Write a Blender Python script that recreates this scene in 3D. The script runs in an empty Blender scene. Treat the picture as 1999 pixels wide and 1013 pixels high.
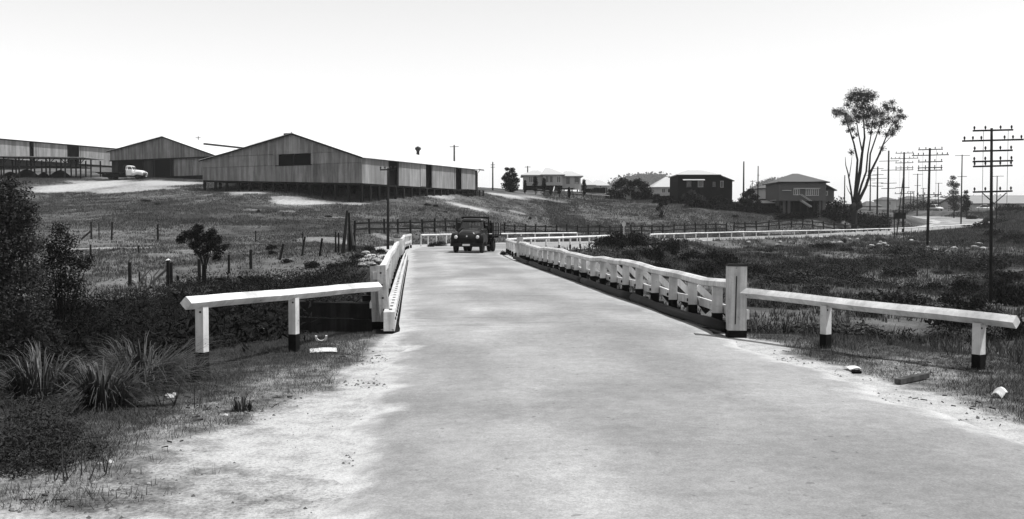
import bpy, math, random
import numpy as np
from mathutils import Vector, Matrix

sc = bpy.context.scene
COL = sc.collection
R = math.radians

# ------------------------------------------------------------------ camera, sky, sun, exposure
CAM_H, FPX, PITCH = 1.74, 1900.0, math.atan(69.5/1900.0)
cam = bpy.data.cameras.new('camera')
cam.sensor_width = 36.0
cam.lens = 36.0*FPX/1999.0
cam.clip_start = 0.1
cam.clip_end = 6000
cam_o = bpy.data.objects.new('camera', cam)
cam_o.location = (0, 0, CAM_H)
cam_o.rotation_euler = (math.pi/2-PITCH, 0, 0)
COL.objects.link(cam_o)
sc.camera = cam_o

SUN_DIR = Vector((0.40, -0.07, 0.91)).normalized()
SUN_EL = math.asin(SUN_DIR.z)
SUN_AZ = math.atan2(SUN_DIR.x, SUN_DIR.y)        # clockwise from +Y
w = bpy.data.worlds.new('World'); sc.world = w; w.use_nodes = True
nt = w.node_tree; nt.nodes.clear()
sky = nt.nodes.new('ShaderNodeTexSky'); sky.sky_type = 'NISHITA'; sky.sun_disc = False
sky.sun_elevation = SUN_EL; sky.sun_rotation = SUN_AZ
sky.air_density = 4.2; sky.dust_density = 0.0; sky.ozone_density = 1.0
bw = nt.nodes.new('ShaderNodeSeparateColor')      # black and white film: one channel, neutral light
bg = nt.nodes.new('ShaderNodeBackground'); bg.inputs['Strength'].default_value = 0.116
wo = nt.nodes.new('ShaderNodeOutputWorld')
nt.links.new(sky.outputs[0], bw.inputs[0]); nt.links.new(bw.outputs[0], bg.inputs['Color'])
nt.links.new(bg.outputs[0], wo.inputs['Surface'])
sun = bpy.data.lights.new('sun', 'SUN'); sun.energy = 5.0; sun.angle = R(0.5); sun.color = (1, 1, 1)
sun_o = bpy.data.objects.new('sun', sun); COL.objects.link(sun_o)
sun_o.rotation_euler = (-SUN_DIR).to_track_quat('-Z', 'Y').to_euler()
sun_o.location = (30, -5, 80)
vs = sc.view_settings
vs.view_transform = 'Standard'; vs.look = 'None'; vs.exposure = 0.25; vs.gamma = 1.0
vs.use_curve_mapping = False
sc.cycles.max_bounces = 6
sc.cycles.volume_bounces = 0

# ------------------------------------------------------------------ surveying helpers
CP, SP = math.cos(PITCH), math.sin(PITCH)
def at(px, py, Y):
    """point of the place seen under a bearing of the photograph, Y metres up the road"""
    u, v = (px-999.5)/FPX, (506.5-py)/FPX
    d = Vector((u, CP+v*SP, -SP+v*CP))
    return Vector((0, 0, CAM_H)) + d*(Y/d.y)
def xat(px, Y):
    return at(px, 437, Y).x

rng = np.random.default_rng(7)
random.seed(7)
_perm = rng.random((256, 256))
def vnoise(x, y, s=1.0):
    x = np.asarray(x, float)/s; y = np.asarray(y, float)/s
    xi = np.floor(x).astype(int); yi = np.floor(y).astype(int)
    fx = x-xi; fy = y-yi
    fx = fx*fx*(3-2*fx); fy = fy*fy*(3-2*fy)
    a = _perm[xi & 255, yi & 255]; b = _perm[(xi+1) & 255, yi & 255]
    c = _perm[xi & 255, (yi+1) & 255]; d = _perm[(xi+1) & 255, (yi+1) & 255]
    return (a*(1-fx)+b*fx)*(1-fy)+(c*(1-fx)+d*fx)*fy
def fbm(x, y, s, o=4):
    t = 0; a = 1; n = 0
    for i in range(o):
        t = t+a*vnoise(np.asarray(x)+37.1*i, np.asarray(y)-19.7*i, s/(2**i)); n += a; a *= .5
    return t/n
def sstep(a, b, x):
    t = np.clip((np.asarray(x, float)-a)/(b-a), 0, 1)
    return t*t*(3-2*t)

# ------------------------------------------------------------------ mesh helpers
def np_mesh(name, V, F, smooth=False):
    V = np.asarray(V, np.float32); F = np.asarray(F, np.int32)
    me = bpy.data.meshes.new(name)
    k = F.shape[1]
    me.vertices.add(len(V)); me.vertices.foreach_set('co', V.ravel())
    me.loops.add(F.size); me.loops.foreach_set('vertex_index', F.ravel())
    me.polygons.add(len(F)); me.polygons.foreach_set('loop_start', np.arange(len(F), dtype=np.int32)*k)
    if smooth: me.polygons.foreach_set('use_smooth', np.ones(len(F), bool))
    me.update(calc_edges=True)
    return me
def link(name, me, m=None, parent=None):
    o = bpy.data.objects.new(name, me); COL.objects.link(o)
    if m is not None and me is not None and len(me.materials) == 0: me.materials.append(m)
    if parent is not None: o.parent = parent
    return o
def tag(o, label=None, cat=None, group=None, kind=None):
    if label: o['label'] = label
    if cat: o['category'] = cat
    if group: o['group'] = group
    if kind: o['kind'] = kind
    return o
def thing(name, label, cat, loc=(0, 0, 0), rz=0.0, group=None):
    o = bpy.data.objects.new(name, None); COL.objects.link(o)
    o.empty_display_size = .2
    o.location = loc; o.rotation_euler = (0, 0, rz)
    return tag(o, label, cat, group)
class MB:
    """collects shapes; build() links them as one mesh object. off: origin of the parent thing"""
    def __init__(s, off=(0, 0, 0)):
        s.v = []; s.f = []; s.o = Vector(off)
    def add(s, vs, fs):
        n = len(s.v)
        s.v += [tuple(Vector(p)-s.o) for p in vs]
        s.f += [tuple(i+n for i in f) for f in fs]
        return s
    def box(s, a, b):
        x0, y0, z0 = a; x1, y1, z1 = b
        return s.add([(x0, y0, z0), (x1, y0, z0), (x1, y1, z0), (x0, y1, z0), (x0, y0, z1), (x1, y0, z1), (x1, y1, z1), (x0, y1, z1)],
                     [(0, 3, 2, 1), (4, 5, 6, 7), (0, 1, 5, 4), (1, 2, 6, 5), (2, 3, 7, 6), (3, 0, 4, 7)])
    def bar(s, p, q, wd, ht, up=(0, 0, 1), roll=0.0, taper=1.0):
        p = Vector(p); q = Vector(q); d = (q-p).normalized(); up = Vector(up)
        if abs(d.dot(up)) > .98: up = Vector((0, 1, 0))
        r = d.cross(up).normalized(); u = r.cross(d).normalized()
        if roll:
            r, u = r*math.cos(roll)+u*math.sin(roll), u*math.cos(roll)-r*math.sin(roll)
        c = []
        for P, k in ((p, 1.0), (q, taper)):
            for a, b in ((-1, -1), (1, -1), (1, 1), (-1, 1)):
                c.append(P+r*(a*wd*.5*k)+u*(b*ht*.5*k))
        return s.add(c, [(0, 1, 2, 3), (7, 6, 5, 4), (0, 4, 5, 1), (1, 5, 6, 2), (2, 6, 7, 3), (3, 7, 4, 0)])
    def tube(s, pts, rad, n=8, cap=True):
        pts = [Vector(p) for p in pts]
        if not hasattr(rad, '__len__'): rad = [rad]*len(pts)
        vs = []; fs = []
        pr = None
        for i, p in enumerate(pts):
            d = (pts[min(i+1, len(pts)-1)]-pts[max(i-1, 0)]).normalized()
            ref = pr if pr is not None else (Vector((0, 0, 1)) if abs(d.z) < .9 else Vector((1, 0, 0)))
            r = (ref-d*ref.dot(d)).normalized(); pr = r
            u = d.cross(r)
            for k in range(n):
                a = 2*math.pi*k/n
                vs.append(p+(r*math.cos(a)+u*math.sin(a))*rad[i])
        for i in range(len(pts)-1):
            for k in range(n):
                a = i*n+k; b = i*n+(k+1) % n
                fs.append((a, b, b+n, a+n))
        if cap:
            fs.append(tuple(range(n))[::-1]); fs.append(tuple(range((len(pts)-1)*n, len(pts)*n)))
        return s.add(vs, fs)
    def loft(s, secs, cap=True, closed=True):
        n = len(secs[0]); vs = [p for c in secs for p in c]; fs = []
        for i in range(len(secs)-1):
            for k in range(n if closed else n-1):
                a = i*n+k; b = i*n+(k+1) % n
                fs.append((a, b, b+n, a+n))
        if cap:
            fs.append(tuple(range(n))[::-1]); fs.append(tuple(range((len(secs)-1)*n, len(secs)*n)))
        return s.add(vs, fs)
    def poly(s, pts):
        return s.add(pts, [tuple(range(len(pts)))])
    def prism(s, prof, axis, a, b):
        """prof: 2-D outline; axis 'x': (y,z) outline swept from x=a to x=b; 'y': (x,z)"""
        n = len(prof)
        if axis == 'x': vs = [(a, y, z) for y, z in prof]+[(b, y, z) for y, z in prof]
        elif axis == 'y': vs = [(x, a, z) for x, z in prof]+[(x, b, z) for x, z in prof]
        else: vs = [(x, y, a) for x, y in prof]+[(x, y, b) for x, y in prof]
        fs = [tuple(range(n))[::-1], tuple(range(n, 2*n))]+[(i, (i+1) % n, (i+1) % n+n, i+n) for i in range(n)]
        return s.add(vs, fs)
    def mesh(s, name, smooth=False, fix=True):
        me = bpy.data.meshes.new(name)
        me.from_pydata(s.v, [], s.f)
        if fix:
            import bmesh
            bm = bmesh.new(); bm.from_mesh(me); bmesh.ops.recalc_face_normals(bm, faces=bm.faces); bm.to_mesh(me); bm.free()
        if smooth:
            for p in me.polygons: p.use_smooth = True
        me.update()
        return me
    def build(s, name, m, parent=None, smooth=False, fix=True):
        return link(name, s.mesh(name, smooth, fix), m, parent)

# ------------------------------------------------------------------ materials (neutral greys: the photograph is black and white)
def nod(nt, t, **kw):
    n = nt.nodes.new(t)
    for k, v in kw.items(): setattr(n, k, v)
    return n
def noise(nt, vec, scale, detail=4, rough=.6):
    n = nod(nt, 'ShaderNodeTexNoise'); n.inputs['Scale'].default_value = scale
    n.inputs['Detail'].default_value = detail; n.inputs['Roughness'].default_value = rough
    if vec is not None: nt.links.new(vec, n.inputs['Vector'])
    return n.outputs['Fac']
def mth(nt, op, a, b=None, c=None, clamp=False):
    n = nod(nt, 'ShaderNodeMath', operation=op); n.use_clamp = clamp
    for i, x in enumerate((a, b, c)):
        if x is None: continue
        if isinstance(x, (int, float)): n.inputs[i].default_value = x
        else: nt.links.new(x, n.inputs[i])
    return n.outputs[0]
def rmp(nt, x, a, b, lo=0.0, hi=1.0):
    n = nod(nt, 'ShaderNodeMapRange', interpolation_type='SMOOTHSTEP'); n.clamp = True
    nt.links.new(x, n.inputs[0])
    for i, v in enumerate((a, b, lo, hi)): n.inputs[i+1].default_value = v
    return n.outputs[0]
def mixf(nt, f, a, b):
    n = nod(nt, 'ShaderNodeMix', data_type='FLOAT')
    for i, x in ((0, f), (2, a), (3, b)):
        if isinstance(x, (int, float)): n.inputs[i].default_value = x
        else: nt.links.new(x, n.inputs[i])
    return n.outputs[0]
def attr(nt, name):
    n = nod(nt, 'ShaderNodeAttribute'); n.attribute_name = name
    return n.outputs['Fac']
def base_mat(name):
    m = bpy.data.materials.new(name); m.use_nodes = True
    nt = m.node_tree; nt.nodes.clear()
    o = nod(nt, 'ShaderNodeOutputMaterial'); b = nod(nt, 'ShaderNodeBsdfPrincipled')
    nt.links.new(b.outputs[0], o.inputs['Surface'])
    return m, nt, b
def bump(nt, b, h, strength=.3, dist=.02):
    n = nod(nt, 'ShaderNodeBump'); n.inputs['Strength'].default_value = strength; n.inputs['Distance'].default_value = dist
    nt.links.new(h, n.inputs['Height']); nt.links.new(n.outputs[0], b.inputs['Normal'])
MATS = {}
def mat(name, g, rough=.85, var=.25, scale=4.0, spec=.25, orand=0.0, streak=None, bmp=.0, bscale=30, metal=0.0, flake=0):
    """grey paint, timber, metal...: two noises of wear, optional per-piece tone and streaks"""
    if name in MATS: return MATS[name]
    m, nt, b = base_mat(name)
    tc = nod(nt, 'ShaderNodeTexCoord'); vec = tc.outputs['Object']
    gp = nod(nt, 'ShaderNodeNewGeometry').outputs['Position']
    n1 = noise(nt, gp, scale); n2 = noise(nt, gp, scale*7.3, 3)
    v = mth(nt, 'ADD', mth(nt, 'MULTIPLY', n1, 1.3), mth(nt, 'MULTIPLY', n2, .7))
    v = mth(nt, 'MULTIPLY_ADD', mth(nt, 'SUBTRACT', v, 1.0), var*2, 1.0)
    if streak:
        mp = nod(nt, 'ShaderNodeMapping'); mp.inputs['Scale'].default_value = streak[0]
        nt.links.new(gp, mp.inputs['Vector'])
        s = noise(nt, mp.outputs[0], 1.0, 4)
        v = mth(nt, 'MULTIPLY', v, rmp(nt, s, .35, .65, 1-streak[1], 1+streak[1]))
    if flake:
        v = mth(nt, 'MULTIPLY', v, rmp(nt, noise(nt, gp, flake, 4, .65), .30, .36, .35, 1.0))
        v = mth(nt, 'MULTIPLY', v, rmp(nt, noise(nt, gp, 1.1, 3, .6), .3, .6, .80, 1.05))
    if orand:
        oi = nod(nt, 'ShaderNodeObjectInfo')
        v = mth(nt, 'MULTIPLY', v, mth(nt, 'MULTIPLY_ADD', oi.outputs['Random'], 2*orand, 1-orand))
    col = mth(nt, 'MULTIPLY', v, g); col = mth(nt, 'MAXIMUM', mth(nt, 'MINIMUM', col, .9), .004)
    nt.links.new(col, b.inputs['Base Color'])
    b.inputs['Roughness'].default_value = rough; b.inputs['Specular IOR Level'].default_value = spec
    b.inputs['Metallic'].default_value = metal
    if bmp: bump(nt, b, noise(nt, gp, bscale, 4), bmp, .01)
    MATS[name] = m
    return m
M_white = mat('white_paint', .50, .7, .22, 2.2, spec=.15, streak=((9, 9, .6), .12), bmp=.35, bscale=22, flake=13)
M_black = mat('black_paint', .006, .8, .3, 5, spec=.08)
M_old = mat('bare_weathered_post', .26, .9, .3, 4, spec=.1, streak=((16, 16, .8), .3), bmp=.5)
M_post = mat('weathered_white_timber', .42, .8, .22, 4, streak=((14, 14, .8), .22), bmp=.4, flake=9)
M_timber = mat('dark_timber', .012, .9, .4, 3, spec=.08, orand=.4, streak=((9, 9, .7), .3), bmp=.3)
M_grey = mat('grey_timber', .08, .9, .35, 3, orand=.3, spec=.1, streak=((9, 9, .7), .3), bmp=.3)
M_pole = mat('pole_timber', .018, .9, .3, 2, spec=.1, streak=((12, 12, .5), .3))
M_log = mat('tarred_log', .010, .7, .4, 2.5, spec=.15, streak=((.6, .6, 6), .3))
M_iron = mat('iron', .015, .6, .3, 4, spec=.2)
M_roof = mat('galvanised_roof', .62, .45, .07, .6, spec=.5, streak=((.5, .5, .5), .05))
M_sheet = mat('corrugated_iron_weathered', .19, .8, .22, .8, spec=.1, orand=.16, streak=((2.2, 2.2, .22), .30))
M_sheetm = mat('corrugated_iron_stained', .14, .8, .25, .8, spec=.1, orand=.2, streak=((2.2, 2.2, .22), .35))
M_sheetl = mat('corrugated_iron_fresher', .205, .75, .2, .8, spec=.1, orand=.15, streak=((2.2, 2.2, .22), .25))
M_sheet2 = mat('corrugated_iron_pale', .24, .7, .18, .7, spec=.15, orand=.10, streak=((2.2, 2.2, .2), .22))
M_sheetd = mat('corrugated_iron_dark', .03, .8, .3, .8, spec=.08, orand=.3, streak=((2.2, 2.2, .22), .3))
M_dark = mat('shade_black_and_dark_goods', .006, .95, .3, 1, spec=.03)  # near-black: painted shade in openings and under floors, own colour elsewhere
M_glass = mat('window_glass', .03, .12, .1, 1, spec=.6)
M_bark = mat('bark', .013, .9, .35, 2.0, streak=((5, 5, .6), .3), bmp=.4)
M_stone = mat('stone', .30, .9, .3, 3, orand=.35)
M_paper = mat('paper', .55, .8, .08, 2)
M_leaf = mat('leaf_dark', .0095, .75, .45, .8, spec=.06)
M_leafm = mat('leaf_mid', .027, .75, .45, .8, spec=.06)
M_leafl = mat('leaf_pale', .046, .75, .45, .8, spec=.06)
M_strap = mat('strap_leaf', .040, .5, .45, 3, spec=.25)
M_dry = mat('dry_grass', .17, .8, .4, .8)
M_rubber = mat('rubber', .008, .9, .2, 4)

# ------------------------------------------------------------------ the road in plan: pairs of edge points
EL = [(-1.1, -30), (-1.05, -5), (-1.05, 3), (-1.2, 6), (-1.55, 11), (-1.85, 15.6), (-3.0, 27), (-5.1, 48), (-6.0, 57), (-6.9, 66), (-7.0, 74), (-5.6, 82), (-2.3, 89.5), (1.8, 95.5), (6.2, 100.5), (10.6, 104.8), (19.5, 114.5), (32, 125.5), (42, 134), (54, 147), (64, 159.5), (72.5, 170), (78, 180), (80.6, 190), (81, 202), (79, 217), (72, 240), (60, 270)]
ER = [(6.5, -30), (5.4, -5), (5.0, 3), (4.55, 6), (3.8, 10.6), (3.35, 15.2), (2.2, 26.7), (0.1, 47.5), (-.5, 56), (-.55, 60.5), (.6, 64), (2.6, 67.5), (4.9, 72.5), (7.4, 78.5), (11.2, 88), (16, 98), (25, 108.7), (37, 119), (47, 126.5), (60, 139.5), (71, 152), (80, 163.5), (86, 175), (89, 187), (89.6, 202), (88, 220), (81, 244), (69, 275)]
def catmull(P, n=10):
    P = [np.array(p, float) for p in P]; out = []
    for i in range(len(P)-1):
        p0 = P[max(i-1, 0)]; p1 = P[i]; p2 = P[i+1]; p3 = P[min(i+2, len(P)-1)]
        for k in range(n):
            t = k/n
            out.append(.5*((2*p1)+(-p0+p2)*t+(2*p0-5*p1+4*p2-p3)*t*t+(-p0+3*p1-3*p2+p3)*t**3))
    out.append(P[-1])
    return np.array(out)
NSUB = 24
RL = catmull(EL, NSUB); RR = catmull(ER, NSUB)
RC = (RL+RR)/2; RW = np.linalg.norm(RL-RR, axis=1)/2
def zroad(y):
    return np.interp(y, [-50, 78, 88, 100, 119, 127, 155, 165, 180, 195, 207, 225, 270], [0, 0, -.05, -.06, .12, .28, .9, 1.4, 2.3, 3.1, 3.35, 3.0, 1.5])

# ------------------------------------------------------------------ terrain
ctl = []
for p in [(-3, 3, -.04), (-6, 4, -.15), (-3.6, 11.4, -.02), (-2.6, 13.3, -.02), (-6, 10, -.30), (-9, 8, -.7), (-5, 14.5, -.5), (-9, 13, -1.2), (-4.5, 17.5, -1.4), (-8, 20, -2.0), (-5, 25, -2.4), (-10, 30, -2.4), (-20, 30, -2.3), (-14, 40, -2.1), (-8, 38, -2.2), (-7.5, 46, -1.2), (-9, 52, -.6), (-12, 52, -1.2),
          (-30, 12, -1.5), (-60, 20, -2), (-60, 60, -.8), (-110, 30, -2), (-110, 100, 3.5), (-120, 160, 11), (-150, 240, 13), (-70, 240, 13), (-10, 240, 9.5), (40, 240, 6.5), (100, 245, 5.2), (160, 240, 5.5), (-20, -30, 0), (25, -30, 0), (-60, -40, -.5), (70, -40, 0),
          (0, 30, -2.6), (0, 20, -2.2), (-3, 42, -2.4), (-1, 46, -1.5),
          (4.3, 13.3, 0), (5.6, 11.6, 0), (3.6, 15.2, -.05), (9, 11, -.15), (7, 16, -.6), (5, 20, -1.5), (9, 21, -1.6), (16, 16, -1.0), (30, 20, -1.6), (10, 30, -2.3), (22, 35, -2.4), (6, 40, -2.3), (14, 50, -2.2), (5, 54, -1.5), (24.6, 50, -2.3), (20, 65, -1.9), (12, 66, -1.2), (40, 60, -2.0), (22, 82, -1.2), (32, 82, -1.2), (39.3, 92, -.3), (46, 100, -.5), (60, 110, .0), (70, 120, .6), (75, 100, .8), (90, 80, .8), (120, 60, .5), (60, 40, -1.0), (110, 150, 2.4), (100, 180, 3.2), (120, 205, 4.2)]:
    ctl.append(p)
for px, py, d in [(215, 463, 75), (308, 466, 75), (120, 463, 75), (500, 474, 72), (250, 560, 51), (330, 556, 51), (400, 560, 45), (450, 520, 56), (640, 480, 66), (690, 484, 58), (752, 486, 66), (705, 394, 115), (560, 380, 119), (630, 391, 117), (400, 370, 126), (786, 389, 123), (833, 382, 130), (928, 378, 140), (290, 350, 146), (150, 349, 150), (60, 349, 150), (200, 326, 186), (80, 325, 176), (330, 350, 156), (100, 385, 122), (300, 400, 105), (300, 375, 124), (500, 425, 97), (150, 440, 84), (450, 450, 84), (600, 440, 88), (800, 440, 95), (1130, 461, 118), (1420, 453, 135), (1560, 446, 139), (1660, 438, 143), (1270, 457, 126), (1000, 459, 108), (1100, 424, 135), (900, 420, 112), (1000, 400, 138), (1100, 388, 157), (1060, 374, 169), (1020, 374, 168), (1150, 376, 172), (1300, 408, 148), (1300, 388, 172), (1375, 397, 155), (1450, 400, 155), (1200, 398, 158), (1500, 415, 150), (1580, 416, 149), (1700, 431, 150), (1735, 427, 165), (1500, 435, 142)]:
    p = at(px, py, d); ctl.append((p.x, p.y, p.z))
ctl = np.array(ctl, float)
def _phi(r2): return np.sqrt(r2+25.0)
_n = len(ctl)
_A = np.zeros((_n+3, _n+3))
_d2 = ((ctl[:, None, :2]-ctl[None, :, :2])**2).sum(-1)
_A[:_n, :_n] = -_phi(_d2) + np.eye(_n)*.0+np.eye(_n)*(-.0)
_A[:_n, :_n] -= np.eye(_n)*(-0.35)
_A[:_n, _n] = 1; _A[:_n, _n+1:] = ctl[:, :2]; _A[_n:, :_n] = _A[:_n, _n:].T
_sol = np.linalg.solve(_A, np.r_[ctl[:, 2], 0, 0, 0])
def road_dist(x, y):
    """distance beyond the road edge (negative on it) and the road's z there"""
    x = np.atleast_1d(x).astype(float); y = np.atleast_1d(y).astype(float)
    D = np.full(len(x), 1e9); Z = np.zeros(len(x))
    idx = np.where((x > -60) & (x < 130) & (y > -40) & (y < 290))[0]
    for c in np.array_split(idx, max(1, len(idx)//20000)):
        if len(c) == 0: continue
        d = np.sqrt((x[c, None]-RC[None, :, 0])**2+(y[c, None]-RC[None, :, 1])**2)
        k = np.argmin(d-RW[None, :], 1)
        D[c] = d[np.arange(len(c)), k]-RW[k]; Z[c] = zroad(RC[k, 1])
    return D, Z
def H(x, y, rd=None):
    shp = np.shape(x); scal = shp == ()
    x = np.atleast_1d(x).astype(float).ravel(); y = np.atleast_1d(y).astype(float).ravel()
    z = np.zeros(len(x))
    for c in np.array_split(np.arange(len(x)), max(1, len(x)//40000)):
        xc = np.clip(x[c], -200, 220); yc = np.clip(y[c], -60, 270)
        r2 = (xc[:, None]-ctl[None, :, 0])**2+(yc[:, None]-ctl[None, :, 1])**2
        z[c] = (-_phi(r2))@_sol[:_n]+_sol[_n]+xc*_sol[_n+1]+yc*_sol[_n+2]
    far = sstep(250, 420, np.hypot(x-20, y))
    z = z*(1-far)+5.0*far
    D, Z = rd if rd is not None else road_dist(x, y)
    amp = sstep(.6, 6, D)
    z = z+amp*((fbm(x, y, 9, 3)-.5)*.5+(fbm(x, y, 1.6, 3)-.5)*.12)
    onb = sstep(15.6, 17.6, y)*(1-sstep(46.5, 48.5, y))
    wr = (1-sstep(.9, 5.0, D))
    wr = wr*(1-onb)
    z = z*(1-wr)+(Z-.035)*wr
    # banks of loose spoil at the road's edge
    z = z+(fbm(x, y, .5, 3)-.5)*.05*sstep(.3, 1.2, D)*(1-sstep(20, 40, y))
    z = np.where(onb > .0, np.minimum(z, -.30*onb+z*(1-onb)+0*z), z) if True else z
    return float(z[0]) if scal else z.reshape(shp)
def ground_hit(px, py, y0=4, y1=240):
    ys = np.geomspace(y0, y1, 500)
    pts = np.array([at(px, py, Y) for Y in ys])
    h = H(pts[:, 0], pts[:, 1])
    k = np.where(pts[:, 2] < h)[0]
    i = k[0] if len(k) else len(ys)-1
    return Vector((pts[i, 0], pts[i, 1], h[i]))

def axis_pts(lo, hi, dense_lo, dense_hi, s0, g):
    m = list(np.arange(dense_lo, dense_hi, s0)); s = s0; v = dense_hi
    while v < hi: m.append(v); s *= g; v += s
    m.append(hi); s = s0; v = dense_lo; l = []
    while v > lo: s *= g; v -= s; l.append(v)
    l[-1] = lo
    return np.array(sorted(set(l))+m)
gx = axis_pts(-1300, 1300, -7, 8, .11, 1.030)
gy = axis_pts(-300, 1700, 3.5, 17, .11, 1.0165)
GX, GY = np.meshgrid(gx, gy)
fx_, fy_ = GX.ravel(), GY.ravel()
rdist = road_dist(fx_, fy_)
gz = H(fx_, fy_, rdist)
nx, ny = len(gx), len(gy)
ii = (np.arange(ny-1)[:, None]*nx+np.arange(nx-1)[None, :]).ravel()
gme = np_mesh('ground', np.c_[fx_, fy_, gz], np.c_[ii, ii+1, ii+1+nx, ii+nx], True)

# bare pale earth: patches where the photograph shows them, in plan
SAND = []
for px, py, rx, ry, s in [(150, 366, 110, 14, 1.2), (320, 358, 120, 7, 1.1), (240, 372, 150, 7, .9), (600, 397, 95, 6, 1.2), (485, 376, 75, 8, 1.0), (550, 388, 50, 6, .8), (690, 399, 50, 4, .9), (850, 383, 70, 6, 1.2), (970, 381, 70, 5, 1.1), (918, 405, 42, 4, 1.1), (1035, 385, 45, 3, .8), (560, 414, 45, 4, .6), (645, 424, 45, 4, .6), (500, 410, 40, 4, .5), (700, 445, 60, 6, .45), (1090, 395, 34, 3, .7), (1010, 415, 26, 4, .7), (205, 484, 140, 2.2, 1.0), (400, 492, 90, 7, .5), (640, 470, 90, 9, .55), (745, 463, 32, 7, .7), (728, 508, 34, 15, 1.1), (180, 400, 60, 3, .4), (260, 545, 90, 14, .5), (330, 500, 110, 6, .45), (230, 520, 70, 8, .4), (480, 560, 50, 6, .45), (1330, 428, 50, 4, .45), (1140, 505, 45, 14, .35), (1910, 505, 70, 20, .15), (230, 455, 90, 6, .3), (430, 470, 60, 4, .35), (1560, 425, 30, 4, .35)]:
    c = ground_hit(px, py, 15); a = ground_hit(px, py+ry, 15); b = ground_hit(px, py-ry, 15)
    SAND.append((c.x, (a.y+b.y)/2, rx*c.y/FPX, max(abs(b.y-a.y)/2, .4), s))
def sand_at(x, y, D):
    s = np.zeros(len(x))
    wob = (fbm(x, y, 5, 4)-.5)
    for cx, cy, rx, ry, k in SAND:
        q = np.hypot((x-cx)/rx, (y-cy)/ry)
        s = np.maximum(s, k*(1-sstep(.35, 1.25, q+wob*1.4)))
    n = fbm(x, y, 1.3, 4)-.5
    left = x < np.interp(y, RC[:300, 1], RC[:300, 0])
    wid = np.where(y < 18, np.where(left, np.interp(y, [3, 5.5, 7, 8.2, 9.5, 11, 14, 16], [5.0, 4.0, 2.9, 1.7, 1.05, .75, .45, .3]), np.interp(y, [3, 8, 11, 16], [.85, .75, .8, .5])), .75)
    s = np.maximum(s, 1.5*(1-sstep(.1, 1.0, D/wid+n*1.2)))
    # strewn, half bare strip past the sand
    s = np.maximum(s, np.where(y < 16, .62*(1-sstep(.5, 2.2, D/(wid*1.3)+n*3.0)), 0))
    return np.clip(s, 0, 1.5)
sand = sand_at(fx_, fy_, rdist[0])
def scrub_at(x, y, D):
    """overgrown gully floor where dark scrub grows; the ground is coloured darker there"""
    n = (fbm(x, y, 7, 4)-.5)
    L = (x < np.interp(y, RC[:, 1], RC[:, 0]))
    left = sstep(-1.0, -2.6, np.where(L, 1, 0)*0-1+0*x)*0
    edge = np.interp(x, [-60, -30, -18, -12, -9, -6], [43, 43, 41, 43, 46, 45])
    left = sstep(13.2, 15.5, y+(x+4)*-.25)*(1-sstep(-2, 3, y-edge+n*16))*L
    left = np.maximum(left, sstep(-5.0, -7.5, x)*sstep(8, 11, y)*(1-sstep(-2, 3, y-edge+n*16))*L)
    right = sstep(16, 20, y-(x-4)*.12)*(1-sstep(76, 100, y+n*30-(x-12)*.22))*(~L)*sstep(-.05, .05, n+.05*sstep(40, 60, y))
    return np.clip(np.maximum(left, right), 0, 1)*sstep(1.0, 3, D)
scrub = scrub_at(fx_, fy_, rdist[0])
for nm, arr in (('sand', sand), ('scrub', scrub)):
    a = gme.attributes.new(nm, 'FLOAT', 'POINT'); a.data.foreach_set('value', arr.astype(np.float32))

m, nt, b = base_mat('paddock_soil_and_grass')
gp = nod(nt, 'ShaderNodeNewGeometry').outputs['Position']
big = noise(nt, gp, .05, 5, .6); mid = noise(nt, gp, .35, 5, .65); fine = noise(nt, gp, 3.5, 5, .7); grit = noise(nt, gp, 32, 4, .7)
g = rmp(nt, mth(nt, 'ADD', mth(nt, 'MULTIPLY', big, .6), mth(nt, 'MULTIPLY', mid, .55)), .44, .72, .026, .115)
g = mth(nt, 'MULTIPLY', g, rmp(nt, fine, .3, .7, .72, 1.30))
g = mth(nt, 'MULTIPLY', g, rmp(nt, grit, .3, .7, .75, 1.25))
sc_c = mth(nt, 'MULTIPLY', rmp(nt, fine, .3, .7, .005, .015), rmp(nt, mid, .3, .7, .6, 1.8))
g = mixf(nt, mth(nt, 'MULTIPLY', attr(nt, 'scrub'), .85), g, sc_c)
sf = mth(nt, 'ADD', attr(nt, 'sand'), mth(nt, 'MULTIPLY', mth(nt, 'SUBTRACT', fine, .5), 1.0))
sf = mth(nt, 'ADD', sf, mth(nt, 'MULTIPLY', mth(nt, 'SUBTRACT', grit, .5), .5))
sf = rmp(nt, sf, .20, 1.35)
sand_c = mth(nt, 'MULTIPLY', rmp(nt, grit, .25, .6, .25, .40), rmp(nt, fine, .28, .62, .66, 1.06))
sand_c = mth(nt, 'MULTIPLY', sand_c, rmp(nt, noise(nt, gp, 48, 3, .7), .30, .42, .45, 1.0))
g = mixf(nt, sf, g, sand_c)
nt.links.new(g, b.inputs['Base Color']); b.inputs['Roughness'].default_value = .95; b.inputs['Specular IOR Level'].default_value = .1
bump(nt, b, mth(nt, 'ADD', fine, mth(nt, 'MULTIPLY', grit, .5)), .6, .06)
M_ground = m
tag(link('ground', gme, m), 'dry paddock earth and grass with pale bare patches and a gully', kind='structure')

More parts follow.
